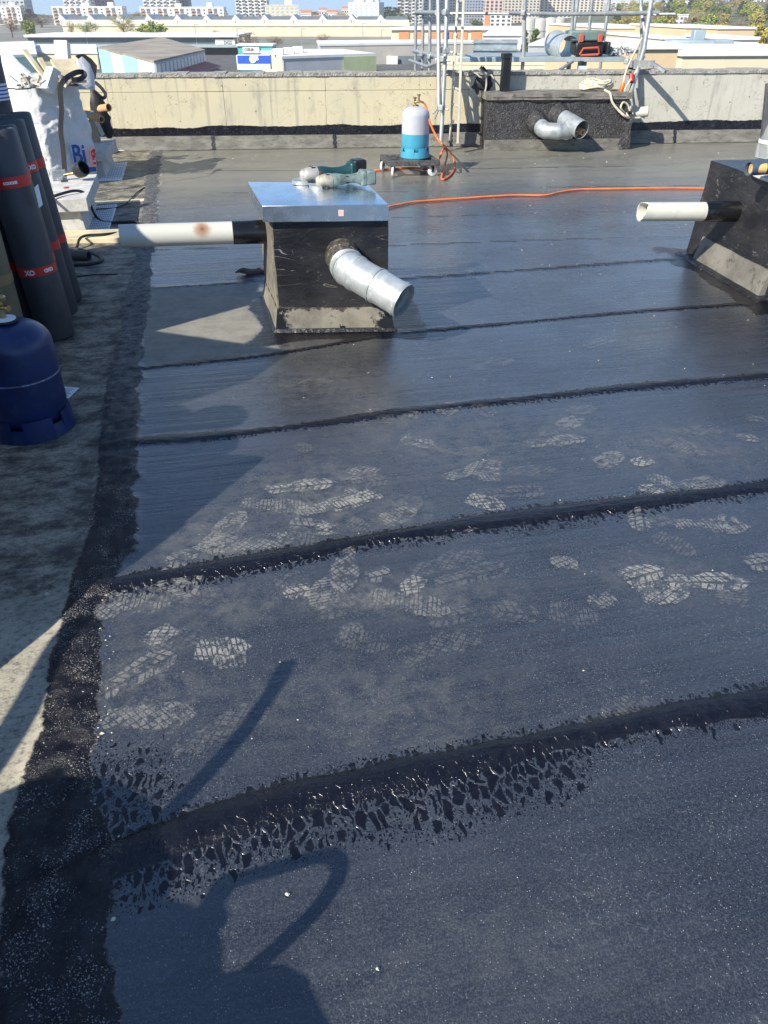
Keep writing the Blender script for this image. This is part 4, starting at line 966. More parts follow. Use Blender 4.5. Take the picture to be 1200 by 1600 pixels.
ld = thing('ladder', W(712, 224), 'pale aluminium ladder seen edge-on, rising beside the scaffold poles', 'ladder')
s1a, s1b = WY(703, 220, 11.02), WY(717, -35, 11.55); s2a, s2b = WY(715, 225, 10.72), WY(726, -35, 11.15)
m = MB(); m.bar(s1a, s1b, .055, .028, up=(1,0,0)); m.build('stile', M_ladder, ld, bevel=.004)
m = MB(); m.bar(s2a, s2b, .055, .028, up=(1,0,0)); m.build('stile', M_ladder, ld, bevel=.004)
for k in range(9):
    t = .13+k*.105; m = MB(); m.tube([s1a.lerp(s1b, t), s2a.lerp(s2b, t)], .014, 8); m.build('rung', M_ladder, ld)

# tool case on the platform
def rbox(c, sz, name, mat, par, rot=0, bev=.01): 
    m = MB(); m.box(c, sz, rot=rot); return m.build(name, mat, par, bevel=bev)
tc0 = WY(912, 87, 12.15); tc0.z = zt_
tc = thing('tool_case', tc0, 'black and green tool case with orange latches on the scaffold platform', 'tool case')
rbox(tc0+V(.03,0,.09), (.40,.28,.17), 'case_base', M_black, tc, R(4), .03); rbox(tc0+V(-.02,.02,.24), (.48,.30,.12), 'case_lid', M_greencase, tc, R(4), .02)
for dx in (-.09, .16): 
    ob = rbox(tc0+V(dx,-.145,.215), (.06,.02,.09), 'latch', pm('orange_latch', (.48,.09,.05), .5, var=.08), tc, R(4), .006)
m = MB(); hp_ = [tc0+V(-.09,-.16,.03), tc0+V(-.06,-.19,.10), tc0+V(.14,-.18,.11), tc0+V(.17,-.15,.04)]; m.tube(hp_, .014, 8); m.tube([tc0+V(-.08,-.17,.02), tc0+V(.16,-.16,.03)], .014, 8); m.build('carry_handle', pm('orange_latch', (.75,.14,.05)), tc)
rbox(tc0+V(.29,-.03,.10), (.05,.2,.15), 'side_grip', M_black, tc, R(4), .02)
# duct offcut
w0, w1 = WY(867, 71, 12.45), WY(889, 78, 11.98)
m = MB(); m.pipe([w0.lerp(w1, i/8) for i in range(9)], [.160,.160,.148,.148,.148,.148,.148,.146,.146], .006, 36); ob = m.build('duct_offcut', M_galv, loc=w1, smooth=50); tag(ob, 'open round steel duct offcut lying on the scaffold platform', 'duct')
dsh = (zt_+.155)-(w0.z+w1.z)/2; ob.location.z += dsh*.4
# chain heap
m = MB(); rr = random.Random(2); c = WY(958, 84, 12.2); c.z = zt_
for i in range(46):
    p = c+V(rr.uniform(-.16,.24), rr.uniform(-.12,.1), rr.uniform(.02,.09)); q_ = Quaternion((rr.random(), rr.random(), rr.random(), rr.random())).normalized()
    m.tube([p+q_ @ V(.028*math.cos(a/8*6.283), .018*math.sin(a/8*6.283), 0) for a in range(9)], .007, 6, False)
tag(m.build('chain', M_galvdull, loc=c), 'heap of steel chain on the platform beside the tool case', 'chain')

# ================================================================== LEFT SIDE: FELT ROLLS
def ring_band(mb, c, r, z0, z1, ax=None, n=40):
    mb.ring([(r, z0), (r+.0012, z0), (r+.0012, z1), (r, z1)], c, n, axis=ax or (0,0,1))
def felt_roll(name, c, r, h, label, lean=(0,0,1), bands=((.25,.04),(.62,.045)), group='felt rolls standing at the left', txt=None):
    t = thing(name, c, label, 'felt roll', group); c = Vector(c); ax = Vector(lean).normalized()
    m = MB(); m.lathe([(r*.94,.0),(r*1.0,.010),(r*1.004,h*.3),(r*.998,h*.6),(r,h-.010),(r*.93,h),(r*.90,h-.004),(r*.85,h+.002),(r*.80,h-.005),(r*.72,h+.001),(r*.65,h-.006),(r*.5,h),(r*.40,h-.006),(r*.36,h-.05),(0,h-.05)], c, 40, axis=ax, wob=.006)
    m.build('roll', M_roll, t, smooth=50)
    q_ = V(0,0,1).rotation_difference(ax)
    for bi, (bz, bh) in enumerate(bands):
        m = MB(); ring_band(m, c, r*1.006, bz, bz+bh, ax); bd = m.build('wrap_band', M_red, t, smooth=60)
        if txt and txt[bi]:
            for s_, ang, size in txt[bi]:
                # letters wrapped one by one round the band
                a = R(ang); rr_ = r*1.006+.0022; step = size*.72/rr_
                for chx in s_:
                    e = V(math.cos(a), math.sin(a), 0); xd = V(-math.sin(a), math.cos(a), 0)
                    o = c+q_ @ (e*rr_+V(0,0,bz+bh*.5-size*.34)-xd*size*.3)
                    if chx != ' ': text(chx, size, o, q_ @ xd, q_ @ V(0,0,1), M_white, bd, bold=.0015)
                    a += step
    return t
rolls = [
 ((-1.860,4.205), 'foremost dark felt roll with red wrap bands, a white slip under the upper one', [[('XO', 262, .034), ('OXO', 318, .024)], [('COUCHE', 278, .016)]], ((.36,.045),(.80,.052))),
 ((-1.935,4.395), 'dark felt roll standing directly behind the foremost one', [[('XO', 330, .03)], None], ((.36,.045),(.80,.045))),
 ((-1.972,4.600), 'third dark felt roll back along the right side of the cluster', [None, [('EXO', 318, .03)]], ((.38,.045),(.80,.05))),
 ((-2.025,4.840), 'furthest dark felt roll on the right side of the cluster', [None, None], ((.36,.045),(.78,.05))),
 ((-2.075,4.250), 'dark felt roll at the left of the cluster, cut by the photo edge', None, ((.36,.045),)),
 ((-2.155,4.480), 'dark felt roll in the middle of the cluster, top only showing', None, ((.36,.045),)),
 ((-2.205,4.730), 'dark felt roll at the back left of the cluster, top only showing', None, ((.36,.045),)),
]
for (x, y), lab, tx, bd in rolls:
    hh = 1.055+random.uniform(-.01, .01)
    felt_roll('felt_roll', V(x, y, .004), .098, hh, lab, (-.062,.0,1), bd, txt=tx)
m = MB(); c = V(-1.860, 4.205, .004); 
for k in range(1):
    rr_ = .098*1.006+.003; vs = []
    for i in range(5):
        a = R(330+i*4.4); 
        for z in (.70, .80): vs.append(c+V(rr_*math.cos(a), rr_*math.sin(a), z+.012*(i/4)))
    m.add(vs, [(2*i, 2*i+2, 2*i+3, 2*i+1) for i in range(4)])
o_ = m.build('paper_slip', M_wpaper, bpy.data.objects['felt_roll'], smooth=60)
sb_ = MB(); sb_.box(V(-2.43, 5.35, .21), (.34,.34,.42), rot=R(10)); tag(sb_.build('timber_plinth', M_woodb, loc=(-2.43,5.35,0), bevel=.01), 'low timber plinth carrying a felt roll behind the cluster', 'plinth')
tr = felt_roll('felt_roll', V(-2.43, 5.35, .424), .115, 1.1, 'raised dark felt roll with a white and blue label, topmost at the left edge', (0,.01,1), (), 'felt rolls standing at the left')
m = MB(); m.ring([(.1165,.665),(.118,.665),(.118,.755),(.1165,.755)], V(-2.43,5.35,.424), 40); lb_ = m.build('wrap_label', M_wpaper, tr, smooth=60)
m = MB()
for z in (.675,.695,.715,.735): m.ring([(.1181,z),(.1187,z),(.1187,z+.008),(.1181,z+.008)], V(-2.43,5.35,.424), 40)
m.build('blue_print', pm('blue_print', (.03,.07,.42), .5, var=.1), lb_, smooth=60)
# kraft roll behind the blue bottle
kr = thing('kraft_roll', V(-2.02, 3.88, 0), 'olive-brown kraft-wrapped roll standing behind the navy gas bottle', 'wrapped roll')
m = MB(); m.lathe([(.13,.0),(.135,.01),(.136,.5),(.135,.97),(.125,.985),(.05,.985),(.045,.93),(0,.93)], V(-2.02, 3.88, .004), 40, wob=.01); m.build('wrapped_body', M_tan, kr, smooth=50)
m = MB(); m.ring([(.137,.40),(.1385,.40),(.1385,.45),(.137,.45)], V(-2.02,3.88,.004), 40); m.build('tape', pm('brown_tape', (.20,.14,.07), .4), kr, smooth=60)

# paper sheet by the bottle
m = MB(); P = [W(97,604,.004), W(124,606,.010), W(108,622,.004), W(96,623,.004)]; m.add(P+[p+V(0,0,.001) for p in P], [(0,1,2,3),(7,6,5,4),(0,4,5,1),(1,5,6,2),(2,6,7,3),(3,7,4,0)])
ps = thing('paper_sheet', P[3], 'small white printed sheet on the roof beside the navy gas bottle', 'paper'); m.build('sheet', M_wpaper, ps, smooth=0)
m = MB()
for k in range(5):
    a = P[0].lerp(P[3], .2+.14*k)+V(.006,0,.0022); b_ = P[1].lerp(P[2], .2+.14*k); m.bar(a, a.lerp(b_+V(0,0,.003), .75-.1*(k % 3)), .003, .0006)
m.build('printed_lines', M_black, ps, smooth=0)

# ================================================================== BIG BAG WITH RUBBLE
def bigbag():
    F, Rr, L = V(-3.42,8.43,0), V(-3.06,8.84,0), V(-4.05,8.98,0); B = L+Rr-F
    t = thing('rubble_bag', (F+B)/2, 'big white woven rubble bag with blue and red lettering', 'bulk bag')
    corners = [F, Rr, B, L]; cen = (F+B)/2
    zt = WY(148, 138, 8.84).z
    N = 44; lv = 56; vs = []
    from mathutils import noise
    for j in range(lv+1):
        z = zt*j/lv
        for i in range(4*N):
            e, k = divmod(i, N); a = corners[e].lerp(corners[(e+1) % 4], k/N)
            c_ = a-cen; rad = c_.length
            bul = 1+.10*math.sin(math.pi*min(1, j/lv*1.05))-.01*(j/lv)
            kk = min(k, N-k); rnd = 1-.09*math.exp(-(kk/3.)**2)
            p = cen+c_*bul*rnd
            w1 = noise.noise(Vector((p.x*3, p.y*3, z*3))); nn = noise.noise(Vector((p.x*5, p.y*5, z*7)))*.028+(1-abs(noise.noise(Vector((p.x*7+z*5+w1*2, p.y*7, z*9-p.x*4)))))*.030-.02+(1-abs(noise.noise(Vector((p.x*16-z*9, p.y*16, z*15)))))*.014
            p = p+c_.normalized()*nn; p.z = z+.02
            if j == lv: p.z += .04*noise.noise(p*3)+(.0)
            vs.append(p)
    m = MB(); n4 = 4*N
    m.add(vs, [(j*n4+i, j*n4+(i+1) % n4, (j+1)*n4+(i+1) % n4, (j+1)*n4+i) for j in range(lv) for i in range(n4)]+[tuple(range(n4-1,-1,-1))])
    # inner fill surface just below rim
    o = len(m.v); top = vs[-n4:]; m.v += [tuple(cen+(p-cen)*.97+V(0,0,-.06)) for p in top]; m.f.append(tuple(o+i for i in range(n4)))
    g = G('woven_polypropylene'); wv_ = g.noise(160, 2, .5, g.map((1,1,3))); 
    M_bag = g.set(base=g.mix(g.ss(g.noise(4, 5, .6), .3, .7), (.66,.67,.67), (.80,.80,.80)), rough=.55, normal=g.bump(g.math('ADD', wv_, g.math('MULTIPLY', g.noise(9, 5, .6, None, 1.5), 3.)), .7, .012))
    bd = m.build('bag_body', M_bag, t, smooth=70)
    m = MB(); m.tube([p+V(0,0,.004) for p in top]+[top[0]+V(0,0,.004)], .006, 6, False); m.build('rim_cord', M_strap, t)
    # torn flaps above the rim
    def flap(pts, nm='torn_flap', mt=None):
        m = MB(); P = [WY(*p) for p in pts]; c_ = sum(P, Vector())/len(P); n_ = len(P); off = V(0,.012,0)
        vs = P+[c_+V(0,-.05,0)]+[p+off for p in P]+[c_+V(0,-.038,0)]
        m.add(vs, [(i, (i+1) % n_, n_) for i in range(n_)]+[(n_+1+(i+1) % n_, n_+1+i, 2*n_+1) for i in range(n_)]+[(i, n_+1+i, n_+1+(i+1) % n_, (i+1) % n_) for i in range(n_)])
        m.build(nm, mt or M_bag, t, smooth=60)
    flap([(105,140,8.95),(148,140,9.05),(147,118,9.1),(140,100,9.15),(128,88,9.15),(118,96,9.1),(113,112,9.0)])
    flap([(14,140,8.75),(52,137,8.6),(47,112,8.8),(30,98,8.9),(12,78,9.0),(2,80,9.0),(3,120,8.9)])
    flap([(22,137,8.65),(76,138,8.35),(70,122,8.6),(56,113,8.7),(40,118,8.7),(26,112,8.8)], 'plastic_liner', M_clear)
    # lettering on the shaded face
    fd_ = (Rr-F).normalized(); nrm = V(fd_.y, -fd_.x, 0)
    MBl = pm('blue_ink', (.012,.07,.30), .6, var=.1); 
    def facept(px, py, o=.062):
        base = F+nrm*o; r_ = ray(px, py); k = (base-V(0,0,CAMH)).dot(nrm)/r_.dot(nrm); return V(0,0,CAMH)+r_*k
    OF = .10; o_ = facept(115, 257, OF); hgt = facept(115, 224, OF).z-o_.z; wB = (facept(142, 250, OF)-facept(115, 250, OF)).length
    ln = text('Bi', hgt*1.35, o_, fd_, V(0,0,1), MBl, t, 'blue_lettering', bold=.004, thick=.006, sx=wB/(hgt*1.35*.95))
    o2 = facept(144, 252, OF); text('g', hgt*1.25, o2, fd_, V(0,0,1), M_red, t, 'red_lettering', bold=.004, thick=.006, sx=.5)
    m = MB(); A = facept(117, 267, OF); Bq = facept(150, 264, OF); m.bar(A, Bq, .006, .045); m.build('blue_bar', MBl, t)
    return t, zt
bag, bagz = bigbag()
# dark webbing strap looped over the bag front
m = MB()
def strap(pts, wd, nm, lab, cat, xdir=V(.9,.3,0)):
    P = crv([WY(*p) for p in pts], 8); m = MB(); vs = []; xd = xdir.normalized()
    for i, p in enumerate(P):
        tng = (P[min(len(P)-1, i+1)]-P[max(0, i-1)]).normalized()
        vw = (p-V(0,0,CAMH)).normalized(); x = tng.cross(vw).normalized()
        vs += [p-x*wd/2, p+x*wd/2, p+x*wd/2+vw*.008, p-x*wd/2+vw*.008]
    n_ = len(P); m.add(vs, [(4*i+a, 4*i+(a+1) % 4, 4*i+4+(a+1) % 4, 4*i+4+a) for i in range(n_-1) for a in range(4)]+[(3,2,1,0), (4*n_-4, 4*n_-3, 4*n_-2, 4*n_-1)])
    return tag(m.build(nm, M_strap, loc=P[-1], smooth=40), lab, cat)
strap([(101,268,8.0),(99,235,8.05),(95,205,8.08),(96,170,8.1),(94,142,8.12),(98,128,8.15),(108,119,8.25),(120,113,8.5),(130,113,8.6),(132,118,8.5),(124,124,8.4),(112,125,8.35)], .045, 'webbing_strap', 'dark corrugated strap looped over the front of the rubble bag', 'strap')
# rubble sticking out
def stick(p, q_, wd, ht, nm, mat, lab, cat, grp=None):
    a, b_ = WY(*p), WY(*q_); m = MB(); m.bar(a, b_, wd, ht); ob = m.build(nm, mat, loc=b_, bevel=.003); return tag(ob, lab, cat, grp)
Gp = 'offcuts sticking out of the rubble bag'
stick((38,79,8.9), (84,140,8.6), .045, .03, 'timber_offcut', M_wood, 'long thin yellow batten leaning left out of the rubble bag', 'timber', Gp)
stick((62,92,8.9), (84,130,8.7), .05, .035, 'timber_offcut', M_wood, 'short pale batten beside the long one in the bag', 'timber', Gp)
stick((74,98,8.9), (96,132,8.75), .07, .03, 'timber_offcut', M_woodb, 'weathered narrow board in the middle of the bag', 'timber', Gp)
stick((97,66,9.15), (101,125,9.0), .13, .10, 'foam_block', M_whiteplast, 'upright white foam block, tallest thing in the rubble bag', 'foam', Gp)
stick((96,94,8.85), (118,128,8.6), .22, .03, 'plywood_offcut', M_wood, 'square yellow plywood piece leaning behind the strap loop', 'plywood', Gp)
stick((84,108,8.55), (73,142,8.45), .12, .09, 'foam_block', M_whiteplast, 'white foam block poking up at the front rim of the bag', 'foam', Gp)
m = MB(); P = [WY(117,87,9.2), WY(128,84,9.2), WY(140,92,9.25), WY(149,103,9.3), WY(147,122,9.3), WY(143,128,9.25), WY(138,108,9.2), WY(126,96,9.2)]
m.add([p for p in P]+[p+V(.01,.03,0) for p in P], [tuple(range(8)), tuple(range(15,7,-1))]+[(i, 8+i, 8+(i+1) % 8, (i+1) % 8) for i in range(8)])
tag(m.build('torn_card', pm('brown_card', (.20,.13,.08), .8, bump=.5, bs=20), loc=P[4]), 'torn brown card curling over the right corner of the bag', 'cardboard')
m = MB(); rr = random.Random(4)
for i in range(60):
    px, py = rr.uniform(25, 108), rr.uniform(124, 140); p = WY(px, py, rr.uniform(8.45, 8.95)); m.bar(p, p+V(rr.uniform(-.09,.09), rr.uniform(-.05,.05), rr.uniform(-.02,.07)), rr.uniform(.02,.05), rr.uniform(.01,.03))
tag(m.build('rubble', pm('mixed_rubble', (.38,.35,.30), .85, var=.5, sc=12, bump=.5), loc=WY(70,138,8.7)), 'loose mixed scraps heaped inside the rubble bag', 'rubble', kind='stuff')

# debris leaning between bag and parapet
Gd = 'scraps behind the rubble bag'
def tubeth(p, q_, r, nm, mat, lab, cat, hollow=True):
    a, b_ = WY(*p), WY(*q_); m = MB(); (m.pipe([a, b_], r, .008, 20) if hollow else m.tube([a, b_], r, 16)); tag(m.build(nm, mat, loc=b_), lab, cat, Gd)
tubeth((135,173,9.9), (170,168,9.7), .040, 'cardboard_tube', M_card, 'upper cardboard tube poking out from behind the rubble bag', 'tube')
tubeth((130,176,9.7), (159,187,9.5), .036, 'cardboard_tube', M_card, 'lower cardboard tube poking out from behind the rubble bag', 'tube')
stick((140,175,9.6), (158,212,9.7), .07, .06, 'metal_channel', M_galvdull, 'short metal channel leaning down beside the rubble bag', 'metal channel', Gd)
stick((140,188,9.6), (150,222,9.7), .12, .02, 'timber_offcut', M_woodb, 'dark weathered board leaning behind the metal channel', 'timber', Gd)
strap([(148,128,9.6),(158,137,9.6),(165,148,9.6),(160,153,9.55),(148,143,9.5)], .035, 'webbing_strap', 'short black strap loop at the right side of the rubble bag', 'strap')
m = MB(); c = WY(150, 160, 9.7); 
rr = random.Random(8); vs = []; N_ = 12
for i in range(N_):
    for j in range(8):
        a_ = i/N_*6.283; z_ = j/7; r_ = .09*math.sin(math.pi*min(.97, z_*.8+.1))*rr.uniform(.7, 1.3); vs.append(c+V(r_*math.cos(a_)-.05+.1*(1-z_), .1+r_*.7*math.sin(a_), (z_-.75)*.5))
m.add(vs, [(i*8+j, ((i+1) % N_)*8+j, ((i+1) % N_)*8+j+1, i*8+j+1) for i in range(N_) for j in range(7)]+[tuple(i*8 for i in range(N_)), tuple(i*8+7 for i in range(N_-1,-1,-1))])
tag(m.build('black_offcut', M_rubber, loc=c, smooth=60), 'black felt scraps bunched between bag and parapet', 'felt scrap')
for k, (px, py, sx_, sy_, sz_, rt, lab) in enumerate([(184,229,.16,.12,.09,.3,'broken foam chunk on the roof beside the far plinth'),(176,236,.10,.12,.06,1.1,'small yellowed foam chunk nearest the far plinth'),(196,233,.20,.07,.012,.5,'thin white foam flake lying flat on the tar')]):
    p = W(px, py+3); m = MB(); m.box(p+V(0,0,sz_/2+.004), (sx_,sy_,sz_), rot=rt); tag(m.build('foam_chunk', M_whiteplast if k != 1 else M_wood, loc=p, bevel=.012), lab, 'foam', 'foam chunks by the parapet')

# concrete plinths (slab on pedestal)
def plinth(fr, yaw, wd, dp, zt, label):
    t = thing('roof_plinth', fr, label, 'plinth', 'pale slab plinths on the roof'); u = V(math.cos(yaw), math.sin(yaw), 0); v = V(-u.y, u.x, 0); fr = Vector(fr)
    def q_(a, b, z): return fr-u*a+v*b+V(0,0,z)
    m = MB(); m.hexa([q_(wd,0,zt-.10), q_(0,0,zt-.10), q_(0,dp,zt-.10), q_(wd,dp,zt-.10)], [q_(wd,0,zt), q_(0,0,zt), q_(0,dp,zt), q_(wd,dp,zt)]); m.build('slab', M_conc, t, bevel=.006)
    m = MB(); m.hexa([q_(wd-.05,.03,.002), q_(.05,.03,.002), q_(.05,dp-.05,.002), q_(wd-.05,dp-.05,.002)], [q_(wd-.08,.06,zt-.102), q_(.08,.06,zt-.102), q_(.08,dp-.08,zt-.102), q_(wd-.08,dp-.08,zt-.102)]); m.build('pedestal', M_conc, t, bevel=.004)
    return t
plinth((-2.375,6.5,0), R(13), .62, 1.1, .29, 'pale slab plinth nearest the felt rolls, with a torch burner on it')
plinth((-2.985,9.02,0), R(10), .30, .92, .27, 'pale slab plinth right of the rubble bag, near the parapet')
def gridmat(P, label, nx_=14, ny_=12):
    t = thing('insulation_mat', P[0], label, 'mat', 'printed white mats beside the plinths'); 
    m = MB(); m.hexa([p+V(0,0,.003) for p in P], [p+V(0,0,.018) for p in P]); m.build('mat_board', M_wpaper, t)
    m = MB()
    for i in range(1, nx_): a, b_ = P[0].lerp(P[1], i/nx_), P[3].lerp(P[2], i/nx_); m.bar(a+V(0,0,.0192), b_+V(0,0,.0192), .003, .002)
    for i in range(1, ny_): a, b_ = P[0].lerp(P[3], i/ny_), P[1].lerp(P[2], i/ny_); m.bar(a+V(0,0,.0205), b_+V(0,0,.0205), .003, .002)
    m.build('grid_lines', pm('dark_grid', (.22,.25,.30), .6), t, smooth=0)
gridmat([W(133,364), W(170,363), W(183,322), W(140,326)], 'white gridded mat on the roof right of the nearer plinth')
gridmat([W(85,366), W(129,366), W(129,336), W(85,338)], 'white gridded mat tucked under the nearer plinth')
gridmat([W(152,284), W(191,282), W(199,256), W(160,259)], 'white gridded mat beside the plinth near the parapet', 10, 9)
m = MB(); P = [W(100,382), W(196,381), W(196,366), W(100,369)]; m.hexa([p+V(0,0,.003) for p in P], [p+V(0,0,.045) for p in P]); tag(m.build('timber_plank', M_wood, loc=P[0], bevel=.004), 'pale plank lying on the roof under the end of the long pipe', 'plank')
m = MB(); P = [W(60,322), W(226,312), W(226,316), W(60,327)]; m.hexa([p+V(0,0,.003) for p in P], [p+V(0,0,.012) for p in P]); tag(m.build('timber_batten', M_wood, loc=P[1], bevel=.003), 'thin pale batten flat on the roof between the plinths', 'batten')
# torch burner on the nearer plinth
z_ = .29; bA, bB = W(97, 276, z_+.03), W(118, 270, z_+.06)
tb = thing('torch_burner', bA, 'black roofing torch head lying on the nearer slab plinth', 'burner')
m = MB(); ax = (bB-bA).normalized(); m.lathe([(.012,-.01),(.03,.0),(.058,.03),(.066,.08),(.062,.115),(.054,.115),(.05,.05),(.0,.04)], bB, 26, axis=(.5,-.2,.25)); m.build('burner_bell', M_black, tb, smooth=60)
m = MB(); m.tube([bA-V(.05,0,0), bB], .011, 10); m.build('lance', M_brass, tb)
m = MB(); m.box(bA+V(-.02,-.01,.01), (.12,.03,.09), rot=.5); m.box(bA+V(.0,-.05,-.005), (.05,.13,.012), rot=.3); m.build('stand_foot', M_galvdull, tb, bevel=.004)
m = MB(); m.box(W(103,293,z_+.004), (.035,.05,.006), rot=.2); tag(m.build('red_marker', M_red, loc=W(103,293,z_), bevel=.002), 'tiny red marker lying on the nearer slab plinth', 'marker')
# black hoses
def hose(pts, r, lab, mat=M_rubber):
    P = crv(pts, 9); m = MB(); m.tube(P, r, 10); return tag(m.build('rubber_hose', mat, loc=pts[0], smooth=80), lab, 'hose', 'black hoses lying on the left of the roof')
hose([W(70,312,.31), W(95,303,.31), W(118,298,.312), W(133,303,.27), W(142,322,.12), W(150,338,.03), W(163,347,.012), W(190,347,.012), W(212,347,.012), W(224,352,.012)], .011, 'black hose coming off the nearer plinth and over the mat')
hose([W(95,390,.012), W(118,388,.012), W(124,374,.06), W(135,368,.06), W(165,366,.055), W(190,363,.03)], .010, 'black hose crossing the plank by the long pipe')
hose([W(80,386,.012), W(112,388,.012), W(140,394,.012), W(158,402,.012), W(156,409,.012), W(135,413,.012), W(105,414,.012), W(80,410,.012)], .012, 'black hose loop beside the short dark roll')
hose([W(150,327,.03), W(190,322,.012), W(215,300,.012), W(226,293,.012)], .006, 'thin black cable over the mat towards the gutter')
hose([W(120,432,.006), W(150,429,.006), W(184,428,.006)], .004, 'thin black wire lying flat beside the felt rolls')
a, b_ = W(60, 396, .035), W(139, 400, .035); m = MB(); m.pipe([a, a.lerp(b_, .5), b_], .036, .006, 26); tag(m.build('short_felt_roll', M_roll, loc=b_, smooth=50), 'short open dark tube lying on the roof behind the felt rolls', 'tube')

# ================================================================== ADDED OUT OF FRAME, LEFT AND BELOW: STAND-IN SHAPES THAT CAST THE SHADOWS
S1 = Vector((math.sin(SAZ)/math.tan(SEL), math.cos(SAZ)/math.tan(SEL), 0))
def up(px, py, h): p = W(px, py); return V(p.x, p.y, 0)-S1*h+V(0,0,h)
Gf = 'added roll shapes casting shade beyond the left edge'
k_ = 0
for i, x in enumerate((-1.835, -2.095, -2.355)):
    for j, y in enumerate((1.61, 1.87, 2.13)):
        t = felt_roll('felt_roll', V(x, y, .004), .127, 1.1, 'added shadow-casting roll shape off the left edge, row %s, file %s of nine' % (('nearest the gutter','in the middle','furthest left')[i], ('front','middle','back')[j]), (0,0,1), ((.36,.045),(.8,.05)), Gf)  # unseen rolls, added to throw the broad shadow on the left
for i, (bx_, tx_) in enumerate((((-1.52,1.00), (-1.645,1.84)), ((-1.77,.62), (-1.86,1.36)), ((-2.0,.62), (-2.08,1.36)))):
    a = V(bx_[0], bx_[1], .0); b_ = V(tx_[0], tx_[1], 1.02); L = (b_-a).length
    felt_roll('felt_roll', a+V(0,0,.055), .10, L-.05, 'added shadow-casting roll shape leaning off the left edge, %s' % ('nearest the gutter','middle one','furthest left')[i], (b_-a).normalized(), ((.36,.045),), Gf)  # unseen leaning rolls, sloped to give the slanting shadow edge
dr = thing('shadow_drum', V(-1.62, .08, 0), 'added drum shape casting shade off the lower left corner', 'shadow caster')  # unseen drum shape added for the dark mass at lower left
m = MB(); m.lathe([(.27,0),(.29,.01),(.29,.27),(.30,.28),(.30,.30),(.29,.31),(.29,.56),(.30,.57),(.30,.59),(.29,.60),(.29,.86),(.295,.88),(.28,.88),(.275,.86),(0,.86)], V(-1.62, .08, 0), 40); m.build('shadow_drum_body', M_bluebot, dr, smooth=50)
m = MB(); m.lathe([(.03,.86),(.03,.885),(0,.885)], V(-1.5,.08,0), 16); m.build('bung', M_galvdull, dr)
g3 = bottle('gas_bottle', V(-1.15, .09, .0), .17, .74, 'added bottle shape casting shade off the lower left corner, beside the drum', M_bluebot, M_bluebot, .30, True, .302)  # unseen bottle shape added to fill out the lower left shadow
m = MB(); m.lathe([(.02,.73),(.02,.78),(.03,.79),(.03,.81),(0,.81)], V(-1.15,.09,0), 16); m.tube([V(-1.15,.09,.77), up(352,1380,.72)], [.02,.022], 12); m.build('shadow_arm', M_brass, g3)  # arm aimed so that its shadow makes the narrow finger
# unseen sack shape added to cast the corner shadow
m = MB(); N_ = 24; vs = []
for j in range(9):
    z = .52*j/8; k = (1-.06*(j/8)**3) if j < 8 else .8
    for i in range(N_):
        a = i/N_*6.283; ca, sa = math.cos(a), math.sin(a); rr_ = 1/max(abs(ca), abs(sa), .72*(abs(ca)+abs(sa)))
        vs.append(V(-.78+.27*ca*rr_*k+.012*math.sin(5*a+j), .05+.27*sa*rr_*k+.012*math.cos(4*a+j), z))
m.add(vs, [(j*N_+i, j*N_+(i+1) % N_, (j+1)*N_+(i+1) % N_, (j+1)*N_+i) for j in range(8) for i in range(N_)]+[tuple(range(N_-1,-1,-1)), tuple(8*N_+i for i in range(N_))])
tag(m.build('shadow_sack', M_strap, loc=(-.78,.04,0), smooth=60), 'added sack shape casting shade off the bottom left corner', 'sack')
# unseen hose, lance and tube shapes added to draw the thin shadows
def upc(l): return [up(*q) for q in l]
m = MB(); m.tube(crv(upc([(340,1560,.50),(385,1522,.50),(440,1474,.52),(495,1420,.56),(527,1372,.60),(527,1343,.64),(500,1338,.68),(425,1358,.71),(360,1378,.72)]), 8), .0155, 10)
tag(m.build('shadow_hose', M_rubber, loc=V(-1.05,.26,.7), smooth=80), 'added hose shape casting the looped shadow, off the lower left corner', 'hose')
tl = thing('shadow_lance', up(240,1285,.55), 'added lance shape casting the long shadow, off the lower left edge', 'torch')
P = upc([(190,1350,.50),(250,1285,.60),(320,1212,.72),(385,1138,.84),(428,1076,.94)]); m = MB(); m.tube(crv(P, 6), .019, 12); m.build('lance', M_galvdull, tl, smooth=70)
a, b_ = up(428,1076,.94), up(450,1034,1.0); m = MB(); m.tube([a, a.lerp(b_, .3), b_], [.019,.022,.020], 18); m.build('burner_bell', M_black, tl, smooth=60)
m = MB(); m.tube(crv(upc([(130,970,.98),(95,1010,.95),(60,1075,.88),(25,1135,.80),(-10,1190,.72),(-60,1260,.6)]), 6), .032, 12)  # unseen tube bent to cast the strip of shade at left
tag(m.build('shadow_tube', M_galvdull, loc=up(60,1075,.88), smooth=70), 'added bent tube shape casting shade off the left edge, above the drum', 'tube')

# tall unseen blocks added further left to shade the rolls and the gutter
def pack(foot, h, label, n):
    c = sum((V(p[0], p[1], 0) for p in foot), Vector())/4
    t = thing('shadow_pack', c, label, 'insulation pack', 'added shade blocks off the left edge')
    for k in range(n):
        m = MB(); quadbody(m, foot, .12+(h-.12)*k/n+.003, .12+(h-.12)*(k+1)/n-.003); m.build('shade_tier', M_wpaper if k % 2 else M_whiteplast, t, bevel=.01)
    m = MB(); quadbody(m, foot, 0, .118, -.03, -.03); m.build('pallet', M_woodb, t)
pack([(-2.25,2.06),(-2.07,2.46),(-2.90,2.77),(-3.08,2.37)], 1.6, 'added shadow block off the left edge, the nearer one', 5)
pack([(-2.60,3.04),(-2.60,4.62),(-3.8,4.62),(-3.8,3.04)], 1.8, 'large added shadow block off the left edge, the farther one', 6)

